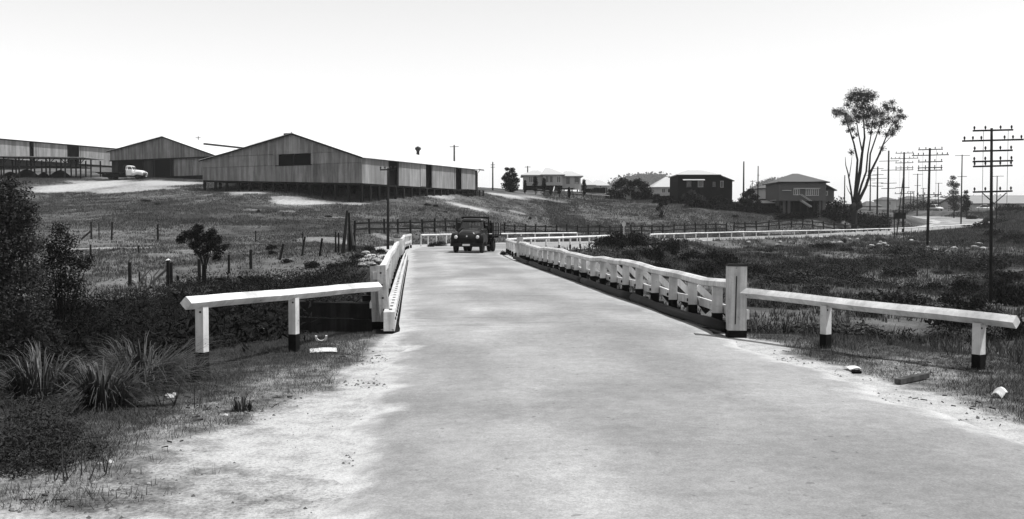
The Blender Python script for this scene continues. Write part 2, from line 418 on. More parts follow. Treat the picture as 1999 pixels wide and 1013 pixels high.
# road sheet
nc = 17
cols = []
e1 = (fbm(RL[:, 0], RL[:, 1], .7, 4)-.5)*.55; e2 = (fbm(RR[:, 0]+50, RR[:, 1], .7, 4)-.5)*.55
brid = sstep(15, 17, RC[:, 1])*(1-sstep(47, 49, RC[:, 1]))
tv = (RR-RL)/np.linalg.norm(RR-RL, axis=1)[:, None]
A = RL-tv*(e1*(1-brid)+.0)[:, None]; B = RR+tv*(e2*(1-brid))[:, None]
ts = np.linspace(0, 1, nc)
P = A[:, None, :]*(1-ts)[None, :, None]+B[:, None, :]*ts[None, :, None]
camber = .04*(1-(2*ts-1)**2)
Zr = zroad(RC[:, 1])[:, None]+camber[None, :]-.008+(fbm(P[..., 0].ravel(), P[..., 1].ravel(), 4, 2).reshape(P.shape[:2])-.5)*.02
Zr[:, 0] -= .03*(1-brid); Zr[:, -1] -= .03*(1-brid)
nr = len(RC)
V = np.c_[P[..., 0].ravel(), P[..., 1].ravel(), Zr.ravel()]
ii = (np.arange(nr-1)[:, None]*nc+np.arange(nc-1)[None, :]).ravel()
rme = np_mesh('road', V, np.c_[ii, ii+1, ii+1+nc, ii+nc], True)
edge = (np.minimum(ts, 1-ts)[None, :]*2*RW[:, None])
for nm, arr in (('edge', edge.ravel()), ('deck', np.repeat(brid, nc)), ('lane', np.tile(ts, nr))):
    a = rme.attributes.new(nm, 'FLOAT', 'POINT'); a.data.foreach_set('value', arr.astype(np.float32))
m, nt, b = base_mat('worn_bitumen')
gp = nod(nt, 'ShaderNodeNewGeometry').outputs['Position']
def mapped(sc3, rz=0):
    mp = nod(nt, 'ShaderNodeMapping'); mp.inputs['Scale'].default_value = sc3; mp.inputs['Rotation'].default_value = (0, 0, rz)
    nt.links.new(gp, mp.inputs['Vector']); return mp.outputs[0]
blot = noise(nt, mapped((.42, .24, 1)), 1, 3, .5); strk = noise(nt, mapped((.35, 2.6, 1)), 1, 4, .6)
grit = noise(nt, gp, 60, 3, .7); mid = noise(nt, gp, 5, 4, .65)
cr = noise(nt, mapped((.22, 5.5, 1), R(6)), 1, 4, .8)
v = rmp(nt, blot, .34, .66, .178, .272)
v = mth(nt, 'MULTIPLY', v, rmp(nt, strk, .3, .7, .95, 1.04))
v = mth(nt, 'MULTIPLY', v, rmp(nt, mid, .3, .7, .90, 1.08))
v = mth(nt, 'MULTIPLY', v, rmp(nt, grit, .3, .7, .80, 1.16))
v = mth(nt, 'MULTIPLY', v, rmp(nt, noise(nt, gp, 17, 3, .7), .34, .66, .90, 1.07))
v = mth(nt, 'MULTIPLY', v, rmp(nt, noise(nt, gp, 11, 2, .5), .25, .31, .62, 1.0))
lane = attr(nt, 'lane')
wt = mth(nt, 'ADD', rmp(nt, mth(nt, 'ABSOLUTE', mth(nt, 'SUBTRACT', lane, .30)), .0, .11, 1, 0), rmp(nt, mth(nt, 'ABSOLUTE', mth(nt, 'SUBTRACT', lane, .68)), .0, .10, -.9, 0))
v = mth(nt, 'MULTIPLY', v, mth(nt, 'MULTIPLY_ADD', mth(nt, 'MULTIPLY', wt, rmp(nt, blot, .3, .7)), .20, 1.0))
crk = mth(nt, 'MULTIPLY', rmp(nt, cr, .38, .44, 1, 0), mth(nt, 'MULTIPLY_ADD', attr(nt, 'deck'), .85, .0))
v = mth(nt, 'MULTIPLY', v, mth(nt, 'MULTIPLY_ADD', attr(nt, 'deck'), .08, 1.0))
v = mth(nt, 'MULTIPLY', v, mth(nt, 'MULTIPLY_ADD', crk, -.38, 1.0))
du = mth(nt, 'ADD', attr(nt, 'edge'), mth(nt, 'MULTIPLY', mth(nt, 'SUBTRACT', noise(nt, gp, 1.6, 5, .65), .5), 1.3))
dust = rmp(nt, du, -.05, .45, 1, 0)
dust = mth(nt, 'MULTIPLY', dust, mixf(nt, attr(nt, 'deck'), 1.0, .7))
dc = mth(nt, 'MULTIPLY', rmp(nt, grit, .3, .6, .28, .42), rmp(nt, mid, .3, .6, .80, 1.08))
v = mixf(nt, dust, v, dc)
nt.links.new(v, b.inputs['Base Color']); b.inputs['Roughness'].default_value = .85; b.inputs['Specular IOR Level'].default_value = .2
bump(nt, b, mth(nt, 'ADD', grit, mid), .35, .012)
tag(link('road', rme, m), 'pale worn bitumen road bending away beyond the bridge', kind='structure')


# ------------------------------------------------------------------ the timber bridge
BY0, BY1 = 15.7, 48.0
def edge_x(E, y): return float(np.interp(y, E[:, 1], E[:, 0]))
def ex(y, side):        # kerb line of the bridge
    return edge_x(RL[:26*NSUB//2+200], y) if side < 0 else edge_x(RR[:300], y)
br = thing('timber_bridge', 'low timber road bridge with sealed deck, dark log kerb and plank wing wall', 'bridge', (1, 16, 0))
O = (1, 16, 0)
mb = MB(O); ys = np.linspace(BY0, BY1, 24)
secs = []
for y in ys:
    xl, xr = ex(y, -1)-.42, ex(y, 1)+.42
    secs.append([(xl, y, -.04), (xr, y, -.04), (xr, y, -.22), (xl, y, -.22)])
mb.loft(secs); mb.build('deck', M_timber, br)
for k in range(5):
    mb = MB(O); t = .08+.84*k/4
    pts = [(ex(y, -1)*(1-t)+ex(y, 1)*t, y, -.44) for y in (BY0, 32, BY1)]
    mb.tube(pts, .21, 10); mb.build('girder', M_timber, br, True)
for y in (24.5, 32.5, 40.5):
    for t in (.1, .5, .9):
        x = ex(y, -1)*(1-t)+ex(y, 1)*t
        MB(O).tube([(x, y, -.9), (x, y, H(x, y)-.3)], .19, 10).build('pile', M_timber, br, True)
    MB(O).bar((ex(y, -1)-.3, y, -.78), (ex(y, 1)+.3, y, -.78), .3, .28).build('headstock', M_timber, br)
# left kerb: squared white beams with bolt heads on the face
for i, (a, b_) in enumerate(zip(np.linspace(15.75, 47.6, 8)[:-1], np.linspace(15.75, 47.6, 8)[1:])):
    k = MB(O)
    for q in range(2):
        pass
    xa, xb = ex(a, -1)-.13, ex(b_-.02, -1)-.13
    k.bar((xa, a, .155+.01*(i % 2)), (xb, b_-.02, .155+.01*((i+1) % 2)), .18, .31)
    ko = k.build('kerb', M_post, br)
    for q in range(7):
        y = a+(b_-a)*(q+.5)/7; x = ex(y, -1)-.13
        MB(O).tube([(x+.08, y, .18), (x+.105, y, .18)], .028, 6).build('bolt_head', M_iron, ko)
        MB(O).tube([(x, y+.1, .30), (x, y+.1, .328)], .028, 6).build('bolt_head', M_iron, ko)
# right kerb: round tarred logs
segs = np.linspace(15.35, 47.4, 6)
for i, (a, b_) in enumerate(zip(segs[:-1], segs[1:])):
    pts = []
    for y in np.linspace(a, b_-.03, 8):
        pts.append((ex(max(y, 15.4), 1)+.02+.02*math.sin(y*1.3), y, .09+.015*math.sin(y*.9+i)))
    MB(O).tube(pts, [.085+.010*math.sin(q*2.1+i) for q in range(8)], 12).build('kerb_log', M_log, br, True)
# cross beams sticking out under the posts
NB = 22
PY = np.linspace(16.6, 47.0, NB)
for y in PY:
    x = ex(y, 1)
    MB(O).bar((x-.1, y, -.14), (x+.85, y, -.14), .2, .2).build('cross_beam', M_timber, br)
for y in np.linspace(18, 47, 15):
    x = ex(y, -1)
    MB(O).bar((x+.1, y, -.14), (x-1.0, y, -.14), .2, .2).build('cross_beam', M_timber, br)
# wing wall of dark planks at the near left corner
wa = at(598, 560, 17.4); wb = (-2.35, 16.9, 0)
for k in range(9):
    z = .36-.28*k+random.uniform(-.01, .01)
    j = random.uniform(-.02, .02)
    MB(O).bar((wa.x-.25+random.uniform(-.1, .05), 17.5+j, z-.14-.03*k*.0), (-2.25, 16.95+j, z-.14), .07, .262).build('wing_wall_plank', M_timber, br)
for x in (-3.9, -3.0, -2.42):
    y = 16.98+(-2.25-x)*.33+.14
    MB(O).tube([(x, y+.12, .34), (x, y+.12, H(x, y)-.6)], .14, 10).build('wing_wall_pile', M_timber, br, True)
for k in range(7):
    MB(O).bar((-2.2, 16.2, -.3-.28*k), (3.9, 15.6, -.3-.28*k), .08, .27).build('abutment_plank', M_timber, br)
for k in range(6):
    MB(O).bar((-5.6, 48.2, -.3-.28*k), (.7, 47.8, -.3-.28*k), .08, .27).build('abutment_plank', M_timber, br)

# ------------------------------------------------------------------ rails
def rail_seg(mb, p, q, s=.14, roll=math.pi/4):
    return mb.bar(p, q, s, s, roll=roll)
def post(parent, O, x, y, z0, z1, wd, rz=0, boot=.18, m=None, cap=False, lean=(0, 0)):
    """squared white post with tarred foot"""
    def col(a, b, g):
        c, s_ = math.cos(rz), math.sin(rz); h = wd/2+g; out = []
        for z in (a, b):
            k = (z-z0)
            for u, v in ((-h, -h), (h, -h), (h, h), (-h, h)):
                out.append((x+u*c-v*s_+lean[0]*k, y+u*s_+v*c+lean[1]*k, z))
        return out
    F = [(0, 3, 2, 1), (4, 5, 6, 7), (0, 1, 5, 4), (1, 2, 6, 5), (2, 3, 7, 6), (3, 0, 4, 7)]
    zb = z0+boot
    o = MB(O).add(col(zb, z1, 0), F).build('post', m or M_white, parent)
    MB(O).add(col(z0-.35, zb, .003), F).build('tarred_foot', M_black, o)
    return o

# right parapet of the bridge
def parapet_r():
    O = (3.5, 15.2, 0)
    t = thing('bridge_parapet', 'white timber parapet with many braced posts and black feet above the log kerb', 'parapet', O)
    def lx(y): return ex(max(y, 15.4), 1)+.30
    def rz_(y): return .76+.035*math.sin(y*.55+1)+.02*math.sin(y*1.7)+.03*sstep(40, 47, y)
    # big end posts
    for (x, y, wd, h) in ((3.52, 15.25, .29, 1.08), (lx(47.6), 47.8, .30, 1.12)):
        p = post(t, O, x, y, -.02, h, wd, rz=-.1, boot=.10, m=M_post)
        MB(O).bar((x, y, h+.002), (x, y, h+.035), wd+.03, wd+.03, up=(.1, 1, 0), taper=.8).build('post_cap', M_black, p)
        if y < 20:
            MB(O).bar((x-.045, y-wd/2-.002, .18), (x-.03, y-wd/2-.002, h-.15), .012, .012).build('split', M_black, p)
    rj = random.Random(3)
    for i, y in enumerate(PY):
        x = lx(y); zt = rz_(y)-.07
        dz = rj.uniform(-.03, .03)
        p = post(t, O, x, y, -.12, zt, .165, rz=-.1+rj.uniform(-.06, .06), boot=.36+dz, lean=(rj.uniform(-.02, .02), rj.uniform(-.03, .03)))
        if i == 0: continue
        b_ = MB(O)
        b_.bar((x+.08, y+.06, zt-.06), (x+.72, y+.06, -.02), .075, .12)
        bo = b_.build('brace', M_white, p)
        MB(O).bar((x+.56, y+.062, .16), (x+.72, y+.062, -.03), .080, .125).build('tarred_foot', M_black, bo)
        MB(O).tube([(x-.085, y, .33), (x-.115, y, .33)], .03, 8).build('bolt_head', M_iron, p)
    yy = list(PY[::3])+[47.6]; yy[0] = 15.4
    for a, b_ in zip(yy[:-1], yy[1:]):
        mb = MB(O); n = 4; q = np.linspace(a, b_-.012, n)
        secs = []
        for y in q:
            z = rz_(y); x = lx(y); h = .082
            secs.append([(x-h, y, z-.05), (x-h, y, z+.03), (x-.02, y, z+.075), (x+.03, y, z+.075), (x+h, y, z+.03), (x+h, y, z-.05), (x+.03, y, z-.075), (x-.03, y, z-.075)])
        mb.loft(secs).build('top_rail', M_white, t)
        mb = MB(O); secs = []
        for y in np.linspace(a, b_-.012, 5):
            z = .30-.02*math.sin((y-a)*2); x = lx(y)+.11
            secs.append([(x-.025, y, z-.075), (x-.025, y, z+.075), (x+.025, y, z+.075), (x+.025, y, z-.075)])
        mb.loft(secs).build('mid_rail', M_white, t)
    return t
parapet_r()
def parapet_l():
    O = (-2.2, 16.4, 0)
    t = thing('bridge_parapet', 'white timber parapet beside the bolted squared kerb, seen along its length', 'parapet', O)
    def lx(y): return ex(max(y, 15.8), -1)-.36-.005*(y-16)
    def rz_(y): return .84+.03*math.sin(y*.5)
    # weathered pair of end posts and a squared end board
    p = MB(O).bar((-2.29, 16.55, -.15), (-2.34, 16.6, 1.02), .15, .2, up=(0, 1, 0)); p = p.build('end_post', M_old, t)
    MB(O).bar((-2.287, 16.55, -.4), (-2.30, 16.56, .08), .157, .207, up=(0, 1, 0)).build('tarred_foot', M_black, p)
    p = MB(O).bar((-2.12, 16.35, -.05), (-2.21, 16.4, 1.04), .165, .15, up=(0, 1, 0), taper=.85); p = p.build('end_post', M_old, t)
    MB(O).bar((-2.112, 16.35, -.35), (-2.135, 16.357, .10), .172, .157, up=(0, 1, 0)).build('tarred_foot', M_black, p)
    for z in (.3, .5, .72, .92):
        MB(O).tube([(-2.125-.08*z, 16.29, z), (-2.125-.08*z, 16.26, z)], .018, 6).build('bolt_head', M_iron, p)
    rj = random.Random(5)
    for i, y in enumerate(np.linspace(18, 47, 15)):
        x = lx(y)
        post(t, O, x, y, -.12, rz_(y)-.07, .16, rz=.1, boot=.26, lean=(rj.uniform(-.03, .03), 0))
    q = np.linspace(16.45, 48.2, 9)
    for a, b_ in zip(q[:-1], q[1:]):
        secs = []
        for y in np.linspace(a, b_-.012, 4):
            z = rz_(y); x = lx(y); h = .065
            secs.append([(x-h, y, z-.07), (x-h, y, z+.06), (x+h, y, z+.06), (x+h, y, z-.07)])
        MB(O).loft(secs).build('top_rail', M_white, t)
        secs = []
        for y in np.linspace(a, b_-.012, 4):
            x = lx(y)-.10; z = .36
            secs.append([(x-.02, y, z-.05), (x-.02, y, z+.05), (x+.02, y, z+.05), (x+.02, y, z-.05)])
        MB(O).loft(secs).build('mid_rail', M_white, t)
    x = lx(48.4)-.05
    p = post(t, O, x, 48.5, -.02, 1.05, .30, rz=.1, boot=.1, m=M_post)
    MB(O).bar((x, 48.5, 1.052), (x, 48.5, 1.085), .33, .33, up=(0, 1, 0), taper=.8).build('post_cap', M_black, p)
    return t
parapet_l()

def guard_rail(label, path, ztop, step, s=.13, seglen=2, wd=.13, boot=.22, arris=True, group=None, ends=(0, 0), name='guard_rail', zfun=None, low=None):
    """white rail on short posts along a plan path"""
    path = np.array(path, float)
    L = np.r_[0, np.cumsum(np.linalg.norm(np.diff(path, axis=0), axis=1))]
    zf = zfun or (lambda x, y: H(x, y))
    def pt(l):
        x = float(np.interp(l, L, path[:, 0])); y = float(np.interp(l, L, path[:, 1])); return x, y
    n = max(2, int(round(L[-1]/step))+1)
    ls = np.linspace(ends[0], L[-1]-ends[1], n)
    O = (*pt(0), zf(*pt(0)))
    t = thing(name, label, 'guard rail', O, group=group)
    zs = []
    for i, l in enumerate(ls):
        x, y = pt(l); z = zf(x, y); zs.append(z)
    zs = np.array(zs)
    zsm = np.convolve(np.r_[zs[0], zs, zs[-1]], [.25, .5, .25], 'valid')+ztop+np.array([random.uniform(-.015, .015) for _ in ls])
    zt = lambda l: float(np.interp(l, ls, zsm))
    for i, l in enumerate(ls):
        x, y = pt(l); a = pt(min(l+.3, L[-1])); b_ = pt(max(l-.3, 0))
        rz = math.atan2(a[1]-b_[1], a[0]-b_[0])
        post(t, O, x, y, zs[i]-.02, zt(l)-s*.45, wd, rz=rz, boot=boot, lean=(random.uniform(-.02, .02), random.uniform(-.02, .02)))
    br_ = [0]+list(ls[seglen:-1:seglen])+[L[-1]]
    for a, b_ in zip(br_[:-1], br_[1:]):
        if b_-a < .3: continue
        k = max(2, int((b_-a)/1.2)+1); mb = MB(O); secs = []
        for l in np.linspace(a, b_-.01, k):
            x, y = pt(l); p = pt(min(l+.2, L[-1])); q = pt(max(l-.2, 0))
            d = Vector((p[0]-q[0], p[1]-q[1], 0)).normalized(); r = Vector((d.y, -d.x, 0)); z = zt(l)
            c = Vector((x, y, z)); h = s*.72
            if arris: secs.append([c-r*h, c+Vector((0, 0, h)), c+r*h, c-Vector((0, 0, h))])
            else: secs.append([c-r*s*.5-Vector((0, 0, s*.5)), c-r*s*.5+Vector((0, 0, s*.5)), c+r*s*.5+Vector((0, 0, s*.5)), c+r*s*.5-Vector((0, 0, s*.5))])
        mb.loft(secs).build('rail', M_white, t)
        if low:
            secs = []
            for l in np.linspace(a, b_-.01, k):
                x, y = pt(l); z = zt(l)-low; c = Vector((x, y, z))
                secs.append([c+Vector((-.05, 0, -.07)), c+Vector((-.05, 0, .07)), c+Vector((.05, 0, .07)), c+Vector((.05, 0, -.07))])
            MB(O).loft(secs).build('lower_rail', M_white, t)
    return t
# near approach rails (arris rails on two posts): placed post by post
def approach(label, pts, posts, endp, s):
    O = (posts[0][0], posts[0][1], 0)
    t = thing('guard_rail', label, 'guard rail', O)
    for x, y, z0, z1 in posts:
        post(t, O, x, y, z0, z1, .108, rz=math.atan2(pts[1][1]-pts[0][1], pts[1][0]-pts[0][0]), boot=(z1-z0)*.36)
    rj = random.Random(int(pts[0].x*10)); mb = MB(O); secs = []
    dv = (pts[1]-pts[0]); dn = dv.normalized(); rv = dn.cross(Vector((0, 0, 1))).normalized(); uv = rv.cross(dn)
    for k in range(15):
        c = pts[0]+dv*(k/14)+uv*(.004*math.sin(k*.7)+rj.uniform(-.0015, .0015))+rv*(.006*math.sin(k*.5+1))
        h = s*.707; q = []
        for a_ in range(8):
            an = a_*math.pi/4; rad_ = h*(1.0 if a_ % 2 == 0 else .745)*rj.uniform(.975, 1.01)
            q.append(c+rv*math.cos(an)*rad_+uv*math.sin(an)*rad_)
        secs.append(q)
    ra = mb.loft(secs).build('rail', M_white, t)
    for x, y, z0, z1 in posts: MB(O).tube([(x-.0, y-.055, z1-.06), (x, y-.068, z1-.06)], .013, 8).build('bolt_head', M_iron, t)
g0 = at(362, 592, 11.15); g1 = at(738, 559, 16.15)
def on(p, q, y):
    k = (y-p.y)/(q.y-p.y); return p+(q-p)*k
pp = []
for px, yy in ((404, 11.45), (597, 13.5)):
    c = on(g0, g1, yy); c2 = at(px, 600, yy); pp.append((c.x, yy, H(c.x, yy)-.03, c.z-.055))
approach('white approach rail of two posts running into the weathered double end post', (g0, g1), pp, None, .11)
g0 = at(1984, 629, 11.35); g1 = at(1450, 571, 15.15)
pp = []
for yy in (11.75, 13.75):
    c = on(g0, g1, yy); pp.append((c.x, yy, H(c.x, yy)-.03, c.z-.055))
approach('white approach rail of two posts ending at the big capped parapet post', (g0, g1), pp, None, .11)

def shift_edge(E, a, b, off):
    """piece of a road edge between two y values, moved outwards"""
    k = np.where((E[:, 1] >= a) & (E[:, 1] <= b))[0]; p = E[k]
    d = np.gradient(p, axis=0); d /= np.linalg.norm(d, axis=1)[:, None]
    return np.c_[p[:, 0]+d[:, 1]*off, p[:, 1]-d[:, 0]*off]
zr = lambda x, y: float(zroad(y))-.02
guard_rail('white rail curling round the inside of the bend past the far parapet post', np.r_[[(ex(47.9, 1)+.3, 48.1)], shift_edge(RR, 50, 80, .32)], .80, 2.1, group=None, zfun=zr, boot=.3, s=.11, wd=.10)
guard_rail('long white rail along the road edge above the scrub, reaching the far bend', shift_edge(RR, 90.5, 164, .5), .84, 2.5, zfun=zr, s=.10, wd=.08, boot=.01)
guard_rail('white two-rail fence panel beyond the squared kerb, before the bend', np.r_[[(ex(48.5, -1)-.4, 48.7)], shift_edge(RL, 51, 72, -.35)], .95, 1.9, zfun=zr, low=.5, arris=False)
guard_rail('white rail round the outside of the bend behind the oncoming truck', shift_edge(RL, 77, 101.5, -.55), .88, 2.3, zfun=zr, s=.09, wd=.08, boot=.01)
# ------------------------------------------------------------------ sheds
SRZ = -math.atan2(.447, .894)
def loc2w(O, rz, x, y):
    c, s = math.cos(rz), math.sin(rz)
    return O[0]+x*c-y*s, O[1]+x*s+y*c
def sheet_mesh(x0, x1, zb0, zb1, zt0, zt1, n=8, d=.035):
    """corrugated sheet in the x-z plane facing -y, sloping head and foot allowed"""
    V = []; F = []
    for i in range(n+1):
        k = i/n; x = x0+(x1-x0)*k; y = -d if i % 2 else 0.0
        V += [(x, y, zb0+(zb1-zb0)*k), (x, y, zt0+(zt1-zt0)*k)]
    for i in range(n):
        a = 2*i; F.append((a, a+2, a+3, a+1))
    me = bpy.data.meshes.new('sheet'); me.from_pydata(V, [], F); me.update()
    return me
def interp(P, x):
    return float(np.interp(x, [p[0] for p in P], [p[1] for p in P]))
def wall_sheets(parent, x0, x1, bot, top, holes, seams, m, y=0.0, side=None, wd=.82, mpick=None):
    """clad a wall in single sheets. side=None: along local x facing -y; side=X: along local y at x=X facing +x"""
    n = max(1, int(round((x1-x0)/wd))); xs = np.linspace(x0, x1, n+1)
    cache = {}
    for i in range(n):
        a, b_ = xs[i], xs[i+1]
        zb = (bot(a), bot(b_)); zt = (top(a), top(b_))
        cuts = [None]+list(seams)+[None]
        mid = (a+b_)/2
        hz = [(h[2], h[3]) for h in holes if h[0] <= mid <= h[1]]
        segs = []
        for lo, hi in zip(cuts[:-1], cuts[1:]):
            L = zb if lo is None else (max(lo, zb[0]), max(lo, zb[1]))
            U = zt if hi is None else (min(hi, zt[0]), min(hi, zt[1]))
            if U[0]-L[0] < .06 and U[1]-L[1] < .06: continue
            U = (max(U[0], L[0]), max(U[1], L[1]))
            cm = (L[0]+U[0])/2
            if any(h0 <= cm <= h1 for h0, h1 in hz): continue
            segs.append((L, U))
        for L, U in segs:
            key = tuple(round(q-L[0], 3) for q in (*L, *U))
            if key not in cache:
                cache[key] = sheet_mesh(0, b_-a+.03, L[0]-L[0], L[1]-L[0], U[0]-L[0], U[1]-L[0])
            o = link('wall_sheet', cache[key], None, parent)
            mm = (mpick(mid, (L[0]+U[0])/2) if mpick else m)
            if len(o.data.materials) == 0: o.data.materials.append(mm)
            o.material_slots[0].link = 'OBJECT'; o.material_slots[0].material = mm
            j = random.uniform(-.012, .012)
            if side is None:
                o.location = (a, y-.02+j, L[0])
            else:
                o.location = (side+.02+j, a, L[0]); o.rotation_euler = (0, 0, math.pi/2)
def roof_slab(parent, name, a, b_, c, d, th=.08, m=None):
    """roof plane a-b-c-d (counter-clockwise from above) with thickness"""
    q = [Vector(p) for p in (a, b_, c, d)]
    return MB().add([tuple(p) for p in q]+[(p.x, p.y, p.z-th) for p in q],
                    [(0, 1, 2, 3), (7, 6, 5, 4), (0, 4, 5, 1), (1, 5, 6, 2), (2, 6, 7, 3), (3, 7, 4, 0)]).build(name, m or M_roof, parent)

# --- big shed on stumps
def big_shed():
    O = (-17.7, 115.0, 4.3); zo = O[2]
    t = thing('iron_shed', 'large corrugated iron gabled shed on timber stumps with a dark gable opening', 'shed', O, SRZ)
    W, Ln = 24.9, 27.7
    prof = [(-W, 9.95-zo), (-20.4, 10.75-zo), (-10.1, 12.75-zo), (0, 9.6-zo)]
    bot = lambda x: 6.54-zo+.84*(-x/W)
    top = lambda x: interp(prof, x)
    holes = [(-12.8, -7.36, 8.97-zo, 10.32-zo)]
    RS = random.Random(11)
    blk = {}
    def pick(x, z):
        if -11 < x < -9.3 and z > 10.4-zo: return M_sheet2
        key = (int((x+30)/2.4), z > 9-zo)
        if key not in blk: blk[key] = RS.choice((M_sheet, M_sheet, M_sheetm, M_sheet, M_sheetl))
        return blk[key]
    wall_sheets(t, -W, 0, bot, top, holes, [8.97-zo, 10.32-zo], M_sheet, mpick=pick)
    doors = [(5.67, 7.67), (14.3, 15.9), (21.9, 23.9)]
    h2 = [(a, b_, 0, 20) for a, b_ in doors]
    wall_sheets(t, 0, Ln, lambda y: bot(0), lambda y: 9.55-zo, h2, [], M_sheet2, side=0.0, wd=.8)
    # far and left walls, floor, opening trim
    MB().prism([(-W, bot(-W)), (0, bot(0)), (0, prof[3][1]-.1), (-10.1, prof[2][1]-.15), (-20.4, prof[1][1]-.12), (-W, prof[0][1]-.1)], 'y', Ln-.1, Ln).build('rear_wall', M_sheetd, t)
    MB().box((-W-.02, .05, bot(-W)), (-W+.06, Ln-.12, prof[0][1]-.12)).build('end_wall', M_sheetd, t)
    MB().add([(-W, .06, bot(-W)-.02), (-.04, .06, bot(0)-.02), (-.04, Ln-.12, bot(0)-.02), (-W, Ln-.12, bot(-W)-.02), (-W, .06, bot(-W)-.2), (-.04, .06, bot(0)-.2), (-.04, Ln-.12, bot(0)-.2), (-W, Ln-.12, bot(-W)-.2)],
             [(0, 1, 2, 3), (7, 6, 5, 4), (0, 4, 5, 1), (1, 5, 6, 2), (2, 6, 7, 3), (3, 7, 4, 0)]).build('floor', M_timber, t)
    for xa, xb, zz in ((-24.8, -13.0, 8.97-zo), (-7.2, -.05, 8.97-zo), (-20.5, -13.2, 10.32-zo), (-7.2, -2.6, 10.32-zo)):
        MB().box((xa, -.075, zz-.03), (xb, -.056, zz+.03)).build('sheet_lap', M_sheetm, t)
    MB().box((-10.15, -.1, 8.97-zo), (-9.95, .02, 10.32-zo)).build('opening_mullion', M_timber, t)
    MB().box((-12.9, -.09, 8.87-zo), (-7.3, .02, 8.965-zo)).build('opening_sill', M_timber, t)
    MB().box((-12.8, .25, 8.97-zo), (-7.4, .3, 10.3-zo)).build('opening_shade_panel', M_dark, t)  # near-black panel gives the gable opening its painted inside shade
    # tall doorways: near-black panels painting the shade inside, frames, and leaves drawn half open
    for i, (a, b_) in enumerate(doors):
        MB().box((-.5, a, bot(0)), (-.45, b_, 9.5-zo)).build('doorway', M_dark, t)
        MB().box((-.06, a-.08, bot(0)), (.05, a-.002, 9.5-zo)).build('door_jamb', M_grey, t)
        MB().box((-.06, b_+.002, bot(0)), (.05, b_+.08, 9.5-zo)).build('door_jamb', M_grey, t)
    MB().box((-.02, 12.9, bot(0)+.1), (.09, 14.2, 9.4-zo)).build('sliding_door', M_sheet2, t)
    # roof
    e = .35
    def rp(x0, z0, x1, z1, name):
        roof_slab(t, name, (x0, -.35, z0), (x1, -.35, z1), (x1, Ln+.3, z1), (x0, Ln+.3, z0))
    rp(-10.1, prof[2][1]+.10, e, prof[3][1]-.01, 'roof')
    rp(-20.4, prof[1][1]+.10, -10.105, prof[2][1]+.10, 'roof')
    rp(-W-e, prof[0][1]+.04, -20.405, prof[1][1]+.10, 'roof')
    MB().tube([(-10.1, -.38, prof[2][1]+.12), (-10.1, Ln+.32, prof[2][1]+.12)], .1, 6).build('ridge_cap', M_roof, t)
    for (xa, za, xb, zb_) in ((-10.1, prof[2][1], e, prof[3][1]-.11), (-20.4, prof[1][1], -10.1, prof[2][1]), (-W-e, prof[0][1]-.08, -20.4, prof[1][1])):
        MB().bar((xa, -.37, za-.03), (xb, -.37, zb_-.03), .04, .16).build('barge_board', M_timber, t)
    # roof ventilators
    v = MB(); x, y, z = -5.5, 21.2, interp(prof, -5.5)+.05
    v.tube([(x, y, z), (x, y, z+.75)], .22, 12); v.tube([(x, y, z+.55), (x, y, z+.8), (x, y, z+1.0), (x, y, z+1.2)], [.25, .42, .42, .05], 12)
    v.build('roof_ventilator', M_iron, t, True)
    MB().box((-14.6, 3.6, interp(prof, -14)-.1), (-13.6, 4.8, interp(prof, -14)+1.3)).build('roof_tank', M_iron, t)
    # stumps
    ymax = Ln
    xs = np.linspace(-W+.15, -.15, 14)
    rows = [(0.15, xs)]+[(y, xs[::2]) for y in (3, 6.5, 10, 14, 18, 22, 27)]
    def stump(x, y, r=.13):
        gx_, gy_ = loc2w(O, SRZ, x, y); g_ = H(gx_, gy_)-zo-.25; zt = bot(x)-.2
        if zt-g_ > .1: MB().bar((x, y, g_), (x, y, zt), 2*r, 2*r).build('stump', M_timber, t)
    for y, xx in rows:
        for x in xx: stump(x, y)
    for y in np.linspace(1.9, Ln-.2, 15): stump(-.15, y)
    MB().box((-W, .06, bot(-W/2)-.62), (-W, .06, bot(-W/2)-.62))
    # loading platform and rail at the far end
    for k in range(5):
        y = 23.0+k*1.1; gx_, gy_ = loc2w(O, SRZ, 1.5, y)
        MB().bar((1.5, y, H(gx_, gy_)-zo-.2), (1.5, y, bot(0)-.05), .16, .16).build('platform_post', M_timber, t)
    for k in range(7):
        MB().box((.12+.22*k, 22.8, bot(0)-.05), (.12+.22*k+.2, 27.8, bot(0)+.0)).build('platform_board', M_grey, t)
    # annexe eave beyond
    roof_slab(t, 'annexe_roof', (-3.0, Ln+.35, 9.75-zo), (.55, Ln+.35, 9.6-zo), (.55, Ln+1.5, 9.6-zo), (-3.0, Ln+1.5, 9.75-zo), .12)
    MB().box((-2.8, Ln+.4, bot(0)-1.8), (-.3, Ln+1.3, 9.45-zo)).build('annexe_wall', M_sheetd, t)
    MB().tube([(.58, Ln+.3, 9.5-zo), (.58, Ln+1.6, 9.5-zo)], .08, 6).build('gutter', M_iron, t)
    MB().tube([(.56, Ln+.4, 9.4-zo), (.2, Ln+.4, 9.0-zo), (.2, Ln+.4, 5.7-zo)], .05, 6).build('downpipe', M_iron, t)
    # little gabled monitor behind the left slope
    x, y = -17.6, 6.0; z = interp(prof, x)
    MB().prism([(x-1.2, z-.2), (x+1.2, z-.2), (x+1.2, z+.25), (x, z+.95), (x-1.2, z+.25)], 'y', y, y+1.6).build('roof_monitor', M_sheetd, t)
big_shed()

